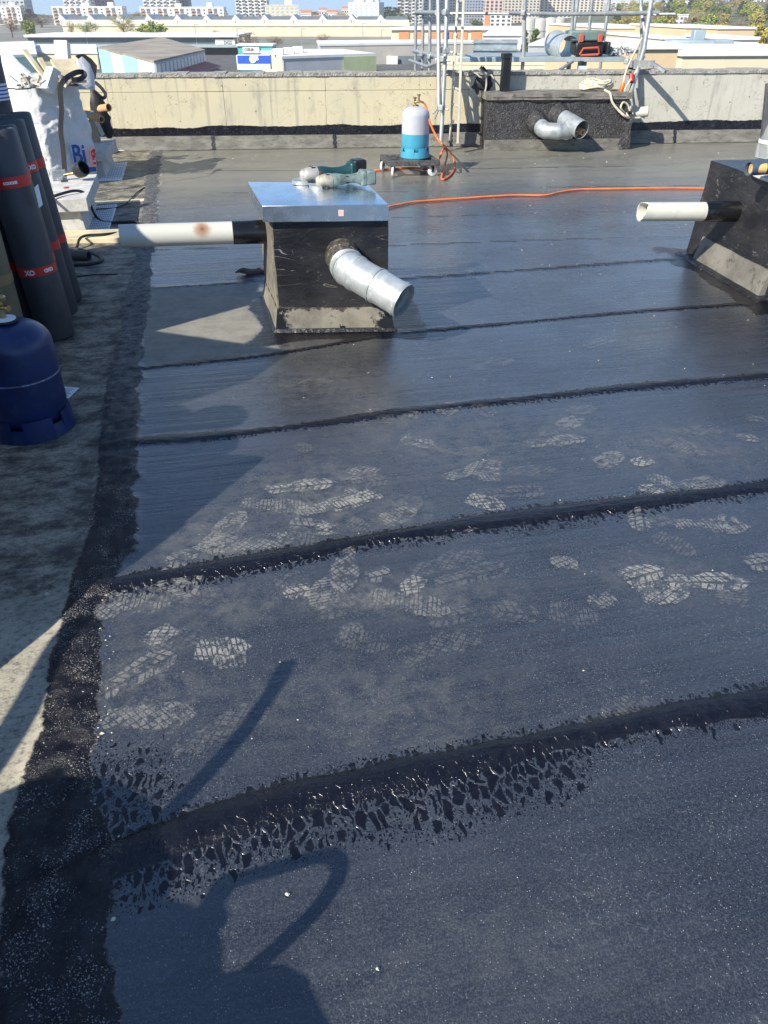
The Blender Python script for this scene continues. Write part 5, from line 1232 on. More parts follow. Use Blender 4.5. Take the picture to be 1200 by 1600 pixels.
# ================================================================== THE TOWN
gnd = MB(); gnd.add([(-1500,-300,GZ-.02),(1500,-300,GZ-.02),(1500,1350,GZ-.02),(-1500,1350,GZ-.02),(1500,2600,GZ-40),(-1500,2600,GZ-40)], [(0,1,2,3),(3,2,4,5)])
tag(gnd.build('ground', pm('town_ground', (.20,.20,.17), .9, var=.3, sc=.02, bump=0, bs=1, dirt=(.09,.12,.04), dirtamt=.8), smooth=0), kind='structure')
yard = MB(); yard.add([(-90,60,GZ),(80,60,GZ),(80,330,GZ),(-140,330,GZ)], [(0,1,2,3)])
tag(yard.build('car_park', pm('asphalt', (.09,.09,.09), .9, var=.2, sc=.3, bump=0), smooth=0), kind='structure')
gv = MB(); gv.add([(-75,150,GZ+.02),(-30,150,GZ+.02),(-40,215,GZ+.02),(-85,215,GZ+.02)], [(0,1,2,3)])
tag(gv.build('lawn', pm('lawn_green', (.10,.15,.03), .9, var=.3, sc=.5, bump=0), smooth=0), kind='structure')
def hillz(x, y):
    k = min(1, max(0, (x-90-.0*y)/260)); k = k*k*(3-2*k); d = min(1, max(0, (y-380)/420)); d = d*d*(3-2*d)
    e = min(1, max(0, (y-700)/500))
    return GZ+(17*k*d)+2*e*e*k
m = MB(); nx_, ny_ = 70, 46; vs = []
for j in range(ny_):
    for i in range(nx_):
        x = -1200+2600*i/(nx_-1); y = 380+920*(j/(ny_-1))**1.3; vs.append((x, y, hillz(x, y)-.05))
m.add(vs, [(j*nx_+i, j*nx_+i+1, (j+1)*nx_+i+1, (j+1)*nx_+i) for j in range(ny_-1) for i in range(nx_-1)])
tag(m.build('hills', pm('hill_ground', (.10,.11,.05), .9, var=.4, sc=.03, bump=0), smooth=80), kind='structure')

def PX(x, d, z=-5):                                            # photo px -> x at distance d
    zc = d*CT-(z-CAMH)*ST; return (x-600)/1200*zc
def ZY(py, d): return WY(600, py, d).z
mB = lambda n, c, **k: pm(n, c, .8, var=.08, sc=.3, bump=0, **k)
M_bw = mB('render_white', (.72,.70,.66)); M_bc = mB('render_cream', (.66,.58,.42)); M_bg = mB('render_pale_grey', (.42,.44,.46)); M_bbl = mB('render_blue_grey', (.40,.50,.55))
M_bt = mB('render_tan', (.60,.46,.29)); M_bd = mB('cladding_slate', (.11,.14,.16)); M_roofw = mB('roof_white', (.66,.66,.66)); M_roofg = mB('roof_grey', (.26,.25,.22)); M_roofr = mB('roof_tiles', (.42,.16,.09))
M_win = pm('dark_window', (.04,.05,.07), .15, var=.2, bump=0, sc=1); M_loggia = pm('loggia_shade', (.12,.12,.13), .7, bump=0); M_balc = mB('balcony_ochre', (.50,.30,.18)); M_balw = mB('balcony_white', (.68,.67,.64)); M_rose = mB('render_pink', (.58,.42,.36))
M_teal = mB('teal_cladding', (.08,.40,.42)); M_lgreen = mB('green_panel', (.46,.52,.28)); M_stripeb = mB('blue_cladding', (.30,.55,.64)); M_orangew = mB('orange_panel', (.58,.24,.10))
M_blue = mB('blue_board', (.02,.10,.55)); M_awn = mB('red_awning', (.30,.10,.10)); M_silo = mB('silo_metal', (.45,.44,.40))

_wm = {}
def unitbox(key, sz):
    if key not in _wm:
        m = MB(); m.box((0,0,0), sz); me = bpy.data.meshes.new(key); me.from_pydata(m.v, [], m.f); me.update(); _wm[key] = me
    return _wm[key]
def inst(name, key, sz, mat, loc, rot, par):
    me = unitbox(key+mat.name, sz)
    if not me.materials: me.materials.append(mat)
    o = bpy.data.objects.new(name, me); COL.objects.link(o); o.parent = par; o.location = loc; o.rotation_euler = (0,0,rot); return o
def block(label, px0, px1, ytop, d, depth, mat, fl=0, cols=0, yaw=0., zb=GZ, style='win', name='apartment_block', cat='building', group='apartment blocks on the skyline', wm=None, roof=None, bmat=None, extra=None):
    zt = ZY(ytop, d); x0, x1 = PX(px0, d, zt), PX(px1, d, zt); wdt = (x1-x0)/max(.3, math.cos(yaw)); cx = (x0+x1)/2
    t = thing(name, V(cx, d, zb), label, cat, group); t.rotation_euler = (0,0,yaw)
    def part(nm, mb, mt):
        me = bpy.data.meshes.new(nm); me.from_pydata(mb.v, [], mb.f); me.update(); me.materials.append(mt); o = bpy.data.objects.new(nm, me); COL.objects.link(o); o.parent = t; return o
    H = zt-zb
    part('wall', MB().box((0, depth/2, H/2), (wdt, depth, H)), mat)
    part('roof', MB().box((0, depth/2, H+.35), (wdt+.5, depth+.5, .66)), roof or M_roofw)
    if fl and cols:
        fh = min(3.0, (H-1.2)/fl) if style != 'full' else (H-1)/fl; bw = wdt/cols; wmt = wm or M_win
        for f in range(fl):
            z = H-1.7-f*fh
            if z < 1.: break
            for c in range(cols):
                x = -wdt/2+bw*(c+.5)
                if style == 'win': inst('window', 'w%.1f' % bw, (bw*.5, .2, fh*.5), wmt, (x, -.08, z), 0, t)
                elif style == 'loggia':
                    if c % 3 != 2:
                        inst('window', 'lg%.1f' % bw, (bw*.62, .3, fh*.86), M_loggia, (x, -.1, z), 0, t)
                        if c % 3 == 0 or f % 2: inst('balcony', 'bc%.1f' % bw, (bw*.60, .9, fh*.36), bmat or M_balc, (x, -.75, z-fh*.28), 0, t)
                    else: inst('window', 'ws%.1f' % bw, (bw*.28, .2, fh*.42), wmt, (x, -.08, z), 0, t)
                elif style == 'balc':
                    inst('window', 'wb%.1f' % bw, (bw*.7, .2, fh*.55), wmt, (x, -.08, z), 0, t)
                    if (c % 2) == 0: inst('balcony', 'bb%.1f' % bw, (bw*.9, 1.1, fh*.34), bmat or M_balw, (x, -.8, z-fh*.30), 0, t)
        # side windows
        sc_ = max(1, int(depth/4))
        for f in range(fl):
            z = H-1.7-f*fh
            if z < 1.: break
            for c in range(sc_):
                for sx_ in ((-1,) if cx > 0 else (1,)):
                    inst('window', 'sd', (.2, 1.3, 1.4), wmt, (sx_*(wdt/2+.06), depth*(c+.5)/sc_, z), 0, t)
    if extra: extra(t, wdt, depth, H, part)
    return t
def roofbits(items):
    def f(t, wdt, dp, H, part):
        for (fx, w_, h_, mt) in items: part('roof_housing', MB().box((fx*wdt, dp*.4, H+.7+h_/2), (w_, min(dp*.6, 6), h_), ), mt)
    return f
def taper(t, wdt, dp, H, part): pass
# towers cut by the top of the picture
block('grey slab tower at the far left edge of the skyline', -30, 27, -45, 900, 20, M_bg, 14, 8, .0, style='win')
block('white block with arched loggias at the far left edge, lowest storeys', -40, 31, 10, 800, 14, M_bw, 5, 9, style='loggia', extra=roofbits([(.30,5,2.5,M_bw)]))
block('white tower with checkered openings rising behind the first white block', 88, 130, -55, 860, 16, M_bw, 16, 9, style='balc', bmat=M_balw)
block('dark violet-grey tower beside the first checkered tower', 129, 160, -60, 880, 16, mB('render_violet', (.24,.22,.30)), 16, 5, style='win')
block('long white block with brown loggias, left of the two', 80, 190, 11, 790, 14, M_bw, 5, 12, style='loggia', extra=roofbits([(-.02,6,2.5,M_bw),(.33,5,2.8,M_bw)]))
block('white tower rising behind the right-hand long white block', 215, 268, -55, 860, 16, M_bw, 16, 10, style='balc', bmat=M_balw)
block('dark grey tower beside the second white tower', 266, 286, -60, 885, 16, mB('render_lead', (.20,.22,.27)), 16, 4, style='win')
block('long white block with ochre balconies, right of the two', 218, 349, 12, 790, 14, M_bw, 5, 15, style='loggia', extra=roofbits([(-.05,5,2.4,M_bw),(.33,5,3,M_bw)]))
block('white tower with arched openings left of the small cream block', 362, 412, -60, 820, 18, M_bw, 18, 10, style='balc', bmat=M_balw)
block('small cream block with a pale blue side', 414, 466, 9, 760, 16, M_bc, 5, 7, R(6), style='win', wm=M_bbl, extra=roofbits([(.2,6,3,M_bw)]))
block('greenish white block standing alone on the skyline', 544, 592, 5, 760, 20, mB('render_mint', (.60,.66,.60)), 7, 6, R(-12), style='win', wm=mB('faded_shutter', (.38,.45,.50)), extra=roofbits([(-.2,8,3,M_bw),(.15,5,5,M_bw),(.4,2,5,M_bw)]))
block('tall grey tower just left of the scaffold poles', 621, 662, -50, 840, 18, mB('render_stone', (.46,.44,.42)), 16, 7, style='balc', bmat=M_balw)
block('grey tower seen through the scaffold poles', 664, 702, -40, 880, 18, M_bg, 16, 6, style='win')
block('cream slab tower behind the ladder', 704, 732, -30, 900, 18, M_bw, 14, 6, style='win')
block('blue-grey office tower right of the ladder', 730, 762, -20, 820, 18, mB('glass_blue', (.26,.31,.40)), 12, 7, style='win')
block('pink tower with white corners above the orange panel', 762, 790, -50, 780, 16, M_rose, 16, 4, style='win')
block('low white block with an orange end strip', 757, 800, 22, 700, 12, M_bw, 3, 5, style='win', extra=lambda t, wdt, dp, H, part: part('orange_strip', MB().box((-wdt/2+2.2, -.15, H/2), (4, .4, H)), M_orangew))
block('speckled beige slab left of the toolcase posts', 790, 846, -20, 850, 16, mB('render_sand', (.55,.50,.42)), 12, 10, style='win')
block('long cream slab with rows of small windows behind the scaffold', 846, 946, -12, 870, 16, mB('render_ivory', (.62,.56,.46)), 11, 16, style='win')
block('white stepped block behind the right scaffold post', 950, 1016, 2, 900, 16, M_bw, 8, 10, style='balc', zb=-6)
block('white hillside block above the autumn trees, leftmost', 1022, 1075, 3, 900, 14, M_bw, 7, 9, style='win', zb=-8)
block('white hillside block with grey gable, second from left', 1076, 1105, -6, 930, 14, M_bg, 8, 5, style='balc', zb=-8)
block('cream hillside block, third from left', 1100, 1140, 5, 900, 14, M_bw, 7, 7, style='balc', zb=-8)
block('yellowish hillside block, fourth from left', 1142, 1180, 6, 890, 14, M_bc, 6, 6, style='win', zb=-8)
block('white hillside block at the right edge of the skyline', 1182, 1240, -2, 880, 14, M_bw, 7, 9, style='win', zb=-8)
block('long low white building half hidden in hillside trees', 1022, 1076, 24, 620, 10, M_bw, 2, 8, style='win', zb=-10, group='low buildings among the hillside trees')
# small houses in the centre gap
def house(px0, px1, ytop, d, label, wall=M_bw):
    def f(t, wdt, dp, H, part):
        m = MB(); m.add([(-wdt/2-.4,-.4,H),(wdt/2+.4,-.4,H),(wdt/2+.4,dp+.4,H),(-wdt/2-.4,dp+.4,H),(-wdt/2,dp/2,H+2.6),(wdt/2,dp/2,H+2.6)], [(0,1,5,4),(2,3,4,5),(1,2,5),(3,0,4)]); part('tiled_roof', m, M_roofr)
    return block(label, px0, px1, ytop, d, 8, wall, 2, 3, 0, hillz(PX((px0+px1)/2, d), d), 'win', 'house', 'house', 'small houses in the gap between the towers', extra=f)
for k, (a, b_, yt, d, lab) in enumerate([(470,486,22,700,'white house just right of the cream block'),(488,512,30,620,'low tiled house in the middle of the gap'),(512,528,21,780,'white house behind the tiled ones'),(520,543,31,600,'low tiled house left of the mint block'),(498,510,17,850,'small white house at the back of the gap'),(534,545,15,900,'distant cream house beside the mint block')]): house(a, b_, yt, d, lab)

# ---- long cream hall with a wavy white roof
def longhall():
    d = 486; x0, x1 = PX(96, d), PX(640, d); t = thing('cream_hall', V((x0+x1)/2, d, GZ), 'very long cream hall with sawtooth white roof below the apartment blocks', 'hall')
    H = 6.0; m = MB(); m.box(((x0+x1)/2, d+15, GZ+H/2), (x1-x0, 30, H)); m.build('wall', M_bc, t, smooth=0)
    m = MB(); m.box(((x0+x1)/2, d-.2, GZ+H-1.2), (x1-x0, .3, .25)); m.build('cornice', M_bg, t)
    n_ = 12; L = (x1-x0)/n_
    for i in range(n_):
        a = x0+L*i; m = MB(); zt = GZ+H
        m.prism([(a, d), (a+L-.3, d), (a+L-.3, d+30), (a, d+30)], zt+.01, zt+1.6); m.build('roof_bay', M_roofw, t, smooth=0)
        m = MB(); m.prism([(a+3, d+2), (a+L-1, d+2), (a+L-1, d+28), (a+3, d+28)], zt+1.62, zt+3.0); m.build('roof_light', M_bd, t, smooth=0)
        m = MB(); m.add([(a-2, d, zt+1.6), (a+2.4, d, zt+1.6), (a, d, zt+4.), (a-2, d+25, zt+1.6), (a+2.4, d+25, zt+1.6), (a, d+25, zt+4.)], [(0,1,2),(5,4,3),(0,3,4,1),(1,4,5,2),(2,5,3,0)]); m.build('roof_gable', M_roofw, t, smooth=0)
longhall()
def polybuild(name, label, tops, z, walls, roofm, cat='building', group=None, yb=GZ, parapet=.5):
    P = [W(px, py, z) for px, py in tops]; c = sum(P, Vector())/len(P)
    t = thing(name, V(c.x, c.y, GZ), label, cat, group); n_ = len(P)
    for i in range(n_):
        a, b_ = P[i], P[(i+1) % n_]; m = MB(); d_ = (b_-a).normalized(); nn = V(-d_.y, d_.x, 0)
        if (c-a).dot(nn) < 0: nn = -nn
        m.hexa([V(a.x,a.y,yb), V(b_.x,b_.y,yb), V(b_.x,b_.y,yb)+nn*.3, V(a.x,a.y,yb)+nn*.3], [a, b_, b_+nn*.3, a+nn*.3]); m.build('wall', walls[i % len(walls)], t, smooth=0)
    m = MB(); m.prism([(c+(p-c)*1.012)[:2] for p in P], z+.002, z+parapet); m.build('roof', roofm, t, smooth=0)
    return t, P
# slate hall with the sign
def slatehall():
    d = 300; x0, x1 = PX(40, d), PX(371, d); zt = ZY(58, d)
    t = thing('slate_hall', V((x0+x1)/2, d, GZ), 'long dark slate-clad hall carrying a white shop sign', 'hall')
    m = MB(); m.box(((x0+x1)/2, d+14, (GZ+1.8+zt)/2), (x1-x0, 28, zt-GZ-1.8)); m.build('wall', M_bd, t, smooth=0)
    m = MB(); m.box(((x0+x1)/2, d+14.3, GZ+.9), (x1-x0-1, 27, 1.79)); m.build('glazing', M_win, t, smooth=0)
    m = MB(); m.box(((x0+x1)/2, d+13.5, zt+.35), (x1-x0+1, 30, .7)); m.build('roof_edge', M_roofw, t, smooth=0)
    m = MB(); m.box(((x0+x1)/2-0, d-1.5, GZ+2.6), (x1-x0, 3, .8)); m.build('canopy', mB('canopy_grey', (.33,.40,.42)), t, smooth=0)
    m = MB(); m.box((x1+1.2, d-.2, (GZ+zt)/2+.5), (2.4, .6, zt-GZ-1)); m.build('end_pier', M_bg, t, smooth=0)
    a, b_ = PX(335, d), PX(366, d); z0, z1 = ZY(73.5, d), ZY(61, d)
    m = MB(); m.box(((a+b_)/2, d-.45, (z0+z1)/2), (b_-a, .3, z1-z0)); sg = m.build('sign_board', M_bw, t, smooth=0)
    hh = z1-z0; mk = mB('sign_ink', (.12,.12,.14))
    text('DGS', hh*.62, V(a+(b_-a)*.42, d-.66, z0+hh*.36), V(1,0,0), V(0,0,1), mk, sg, bold=.02, thick=.03)
    m = MB(); m.box((a+(b_-a)*.70, d-.65, z0+hh*.2), ((b_-a)*.5, .05, .12)); m.build('sign_line', mB('sign_ink', (.12,.12,.14)), sg)
    m = MB(); s_ = hh*.5; cx = a+(b_-a)*.2; cz = z0+hh*.28
    for p, q_ in (((-.5,0),(-.5,.55)),((-.5,.55),(0,1)),((0,1),(.5,.55)),((.5,.55),(.5,0)),((-.5,0),(.5,0)),((-.15,0),(-.15,.4)),((-.15,.4),(.2,.4))):
        m.bar((cx+p[0]*s_, d-.66, cz+p[1]*s_), (cx+q_[0]*s_, d-.66, cz+q_[1]*s_), .05, .12)
    m.build('house_emblem', mB('sign_grey', (.45,.45,.47)), sg)
slatehall()
# striped shed
t, P = polybuild('striped_shed', 'low shed with blue and white striped wall and worn brown roof', [(241,98),(320,80),(253,60),(154,76)], -7, [mB('bay_wall', (.45,.50,.55)), M_bg, M_bg, M_bw], pm('fibre_cement_roof', (.26,.23,.19), .9, var=.25, sc=.15, bump=0), 'shed', parapet=.35)
a, b_ = P[3], P[0]; nv = (b_-a).normalized(); no = V(nv.y, -nv.x, 0)
if no.y > 0: no = -no
for k in range(2):
    s0, s1 = (.0, .26) if k == 0 else (.50, .74); m = MB(); p, q_ = a.lerp(b_, s0), a.lerp(b_, s1)
    m.hexa([V(p.x,p.y,GZ)+no*.15, V(q_.x,q_.y,GZ)+no*.15, V(q_.x,q_.y,GZ)+no*.02, V(p.x,p.y,GZ)+no*.02], [p+no*.15, q_+no*.15, q_+no*.02, p+no*.02]); m.build('blue_panel', M_stripeb, t, smooth=0)
a, b_ = P[0], P[1]; nv = (b_-a).normalized(); no = V(nv.y, -nv.x, 0)
for k in range(14):
    c = a.lerp(b_, (k+.6)/14.4)+no*.2-V(0,0,1.1); m = MB(); m.bar(c-nv*.9, c+nv*.9, .3, 1.5); m.build('window', M_bw, t, smooth=0)
m = MB(); c0_, c1_ = a+V(0,0,-2.4), b_+V(0,0,-2.2); m.hexa([c0_+no*3.4-V(0,0,.9), c1_+no*3.4-V(0,0,.9), c1_, c0_], [c0_+no*3.4-V(0,0,.7), c1_+no*3.4-V(0,0,.7), c1_+V(0,0,.2), c0_+V(0,0,.2)]); m.build('awning', M_awn, t, smooth=0)
# other low buildings
polybuild('grey_shed', 'grey-blue flat building with dark shade band at the far left', [(-40,92),(58,88.5),(53,67),(-30,70)], -7.5, [M_bbl, M_bg], M_roofw, group='low trade buildings beyond the parapet')
polybuild('cream_unit', 'cream flat-roofed unit between the grey building and striped shed', [(50,84),(152,84),(150,72),(60,72)], -8.6, [M_bc], M_roofw, group='low trade buildings beyond the parapet')
t, P = polybuild('grey_unit', 'pale grey flat-roofed unit with a green end panel', [(441,92),(588,87),(535,80),(398,80)], -8.2, [M_bg, M_bg, M_bg, M_bc], M_roofw, group='low trade buildings beyond the parapet')
a, b_ = P[0].lerp(P[1], .64), P[1]; m = MB(); no = V(0,-1,0); m.hexa([V(a.x,a.y-.4,GZ), V(b_.x,b_.y-.4,GZ), V(b_.x,b_.y-.05,GZ), V(a.x,a.y-.05,GZ)], [a+no*.4, b_+no*.4, b_+no*.05, a+no*.05]); m.build('green_panel', M_lgreen, t, smooth=0)
for s_ in (.2,.36,.5): 
    m = MB(); c = P[0].lerp(P[2], s_)+V(-4,0,1.1); m.box(c, (2.4,2.4,1.2)); m.build('roof_vent', M_bw, t, smooth=0)
t, P = polybuild('beige_warehouse', 'long beige warehouse with white roof behind the green panel', [(500,72),(770,68),(700,64),(496,66)], -7.4, [mB('render_putty', (.47,.44,.38)), M_bg], M_roofw, group='low trade buildings beyond the parapet')
for k, (px, hw) in enumerate(((610,4),(628,9),(648,7))):
    m = MB(); c = WY(px, 97, P[0].y-.3+(P[1].y-P[0].y)*(px-500)/270); m.box(c-V(0,.2,0), (hw, .3, 3.)); m.build('door', M_bd if k else M_bw, t, smooth=0)
polybuild('cream_annex', 'cream wall strip behind the scaffold platform', [(690,101),(960,103),(940,94),(700,93)], -5.4, [M_bc], M_bc, group='low trade buildings beyond the parapet')
# striped cream/orange hall
d = 400; a, b_ = PX(612, d), PX(930, d); zt = ZY(47, d)
t = thing('striped_hall', V((a+b_)/2, d, GZ), 'cream hall with evenly spaced orange panels behind the scaffold', 'hall')
m = MB(); m.box(((a+b_)/2, d+15, (GZ+zt)/2), (b_-a, 30, zt-GZ)); m.build('wall', M_bc, t, smooth=0)
m = MB(); m.prism([(a-1,d-1),(b_+1,d-1),(b_-10,d+31),(a+10,d+31)], zt+.01, zt+1.0); m.build('roof', M_roofw, t, smooth=0)
for k in range(14):
    x = a+3+(b_-a)*k/14; m = MB(); m.box((x+2.5, d-.2, (GZ+zt)/2), (4.6, .3, zt-GZ-.4)); m.build('orange_panel', M_orangew, t, smooth=0)
# blue board trailer and teal shop
d = 190; a, b_ = PX(367, d), PX(420, d); t = thing('box_trailer', V((a+b_)/2, d, GZ), 'white box trailer with a blue lettered side board', 'trailer')
z0, z1 = ZY(109, d), ZY(86, d); m = MB(); m.box(((a+b_)/2, d+1.3, (z0+z1)/2), (b_-a, 2.5, z1-z0)); m.build('box_body', M_bw, t, smooth=0)
zb0 = ZY(98, d); m = MB(); m.box(((a+b_)/2+.2, d-.02, (zb0+z1)/2-.1), (b_-a-.1, .08, z1-zb0)); bdx = m.build('blue_board', M_blue, t, smooth=0)
m = MB(); m.lathe([(0,0),(.75,0),(.75,.06),(0,.06)], V(PX(393, d), d-.09, (zb0+z1)/2-.05), 24, axis=(0,-1,0)); m.build('round_emblem', M_bw, bdx)
text('B', 1.2, V(PX(397.5, d), d-.12, zb0+.45), V(1,0,0), V(0,0,1), M_white, bdx, bold=.03, thick=.02)
for dx in (.2,.5,.8):
    m = MB(); m.lathe([(0,-.2),(.5,-.2),(.5,.2),(0,.2)], V(a+(b_-a)*dx, d+.2, GZ+.5), 18, axis=(0,1,0)); m.build('wheel', M_rubber, t)
d = 225; a, b_ = PX(370, d), PX(424, d); t = thing('teal_shop', V((a+b_)/2, d, GZ), 'small teal and white shop front behind the blue trailer', 'shop')
z1 = ZY(72, d); m = MB(); m.box(((a+b_)/2, d+4, (GZ+z1)/2), (b_-a, 8, z1-GZ)); m.build('wall', M_teal, t, smooth=0)
m = MB(); m.prism([(a-.3,d-.4),(b_+.3,d-.4),(b_+.3,d+8),(a-.3,d+8)], z1+.01, z1+.4); m.build('roof', M_roofw, t, smooth=0)
zs0, zs1 = ZY(83, d), ZY(73.5, d); x0, x1 = PX(378, d), PX(404, d); m = MB(); m.box(((x0+x1)/2, d-.2, (zs0+zs1)/2), (x1-x0, .3, zs1-zs0)); sg = m.build('sign_board', M_bw, t, smooth=0)
text('CŒUR', (zs1-zs0)*.62, V(x0+.4, d-.4, zs0+.5), V(1,0,0), V(0,0,1), mB('sign_ink', (.12,.12,.14)), sg, bold=.02, thick=.02)

# ---- neighbouring roof pieces on the right (near)
def nbox(name, label, px0, px1, py0, py1, Yd, depth, mat, topm, cat='roof block', grp='tan volumes on the next roof', zlow=-2.5, yaw=R(5)):
    a, b_ = WY(px0, py0, Yd), WY(px1, py0, Yd); z1 = a.z; t = thing(name, V((a.x+b_.x)/2, Yd, zlow), label, cat, grp)
    w_ = b_.x-a.x; c = V((a.x+b_.x)/2, Yd+depth/2, 0); m = MB(); m.box(c+V(0,0,(z1+zlow)/2), (w_, depth, z1-zlow), rot=yaw); m.build('wall', mat, t, smooth=0)
    m = MB(); m.box(c+V(0,0,z1+.06), (w_+.12, depth+.12, .11), rot=yaw); m.build('coping', topm, t, smooth=0, bevel=.01); return t
nbox('roof_volume', 'nearest tan box volume just right of the scaffold foot', 972, 1051, 78, 108, 17.5, 3, M_bt, M_roofw)
nbox('roof_volume', 'long cream low wall beyond the white parapet', 1046, 1300, 88, 104, 21, 6, M_bc, M_roofw, zlow=-3)
nbox('roof_volume', 'large tan volume left of the roof ducts', 930, 1029, 45, 75, 60, 14, M_bt, M_roofw, zlow=GZ)
nbox('roof_volume', 'tan volume behind the roof ducts, left of a pair', 1061, 1108, 44.5, 70, 52, 9, M_bt, M_roofw, zlow=GZ)
nbox('roof_volume', 'tan volume behind the roof ducts, right of a pair', 1110, 1170, 46, 70, 50, 9, M_bt, M_roofw, zlow=GZ)
nbox('roof_volume', 'low tan volume with a pale top behind the duct', 1022, 1062, 62, 75, 45, 9, M_bt, M_roofw, zlow=GZ)
nbox('roof_volume', 'small white plant housing at the right behind the duct', 1133, 1178, 63, 74, 34, 4, M_bw, M_roofw, zlow=-3)
rdt = thing('roof_duct', WY(1120, 84, 25), 'fat grey insulated ventilation duct running along the next roof', 'duct')
M_duct = pm('duct_grey', (.33,.41,.46), .5, .3, var=.12, sc=2, bump=.1)
zz = 25.
def dpipe(x0, y0, x1, y1, r, nm='duct_run'): m = MB(); m.tube([WY(x0, y0, zz), WY(x1, y1, zz)], r, 20); m.build(nm, M_duct, rdt, smooth=60)
dpipe(1050, 79, 1112, 79, .16); dpipe(1112, 78, 1137, 79, .21, 'duct_joint'); dpipe(1137, 79, 1158, 80, .17); dpipe(1158, 79, 1260, 81, .125)
dpipe(1060, 72, 1068, 85, .0+.12, 'duct_bend')
m = MB(); m.box(WY(1076, 72, 25.3), (1.2,.8,.32)); m.box(WY(1118, 70, 25.3), (.8,.6,.26)); m.build('silencer', M_duct, rdt, bevel=.05)
m = MB(); m.box(WY(1090, 58, 25.2), (.32,.32,.34)); m.box(WY(1091, 66, 25.2), (.20,.2,.2)); m.build('cowl', M_duct, rdt, bevel=.02)
for px in (1075, 1120, 1160): m = MB(); m.box(WY(px, 88, 25), (.06,.3,.22)); m.build('duct_stand', M_galvdull, rdt)
# storage tanks and sheds in the middle distance
for k, px in enumerate((826, 843, 860, 872)):
    d = 330; c = V(PX(px, d), d, GZ); h = ZY(27+k % 2, d)-GZ
    t = thing('storage_tank', c, 'upright grey storage tank, %s in the row behind the platform' % ('first', 'second', 'third', 'last')[k], 'tank', 'storage tanks behind the platform')
    m = MB(); m.lathe([(2.6,0),(2.6,h-1.2),(2.2,h-.4),(1.,h),(0,h+.1)], c, 20); m.build('shell', M_silo, t, smooth=30)
    m = MB(); m.ring([(2.6,h*.6),(2.72,h*.6),(2.72,h*.6+.3),(2.6,h*.6+.3)], c, 20); m.build('hoop', M_bg, t)
polybuild('white_workshop', 'white workshop roofs left of the tool case', [(755,56),(935,56),(900,46),(770,46)], -7.4, [M_bw, M_bg], M_roofw, group='low trade buildings beyond the parapet')
polybuild('grey_workshop', 'small grey workshop just above the duct offcut', [(826,72),(862,72),(905,60),(850,62)], -6.4, [M_bg], M_roofw, group='low trade buildings beyond the parapet')
# lamp posts in the town
for k, (px, y0, y1, d) in enumerate([(133,38,60,300),(305,38,60,300),(371,45,80,230),(471,45,70,300),(567,36,66,290),(596,47,66,290),(236,38,60,420)]):
    p = V(PX(px, d), d, GZ); zt = ZY(y0, d); m = MB(); m.tube([p, V(p.x, p.y, zt)], [.14,.08], 8); t = thing('lamp_post', p, 'thin pole standing in the trade park, at %s' % ['the slate hall left part','the striped shed roof','the end of the slate hall','the white roofs in the middle','the beige warehouse left end','the beige warehouse middle','the green tree'][k], 'pole', 'thin poles in the trade park')
    m.build('shaft', M_galvdull, t); m = MB(); m.box(V(p.x+.7, p.y, zt), (1.5,.3,.15)); m.build('lamp_head', M_galvdull, t)

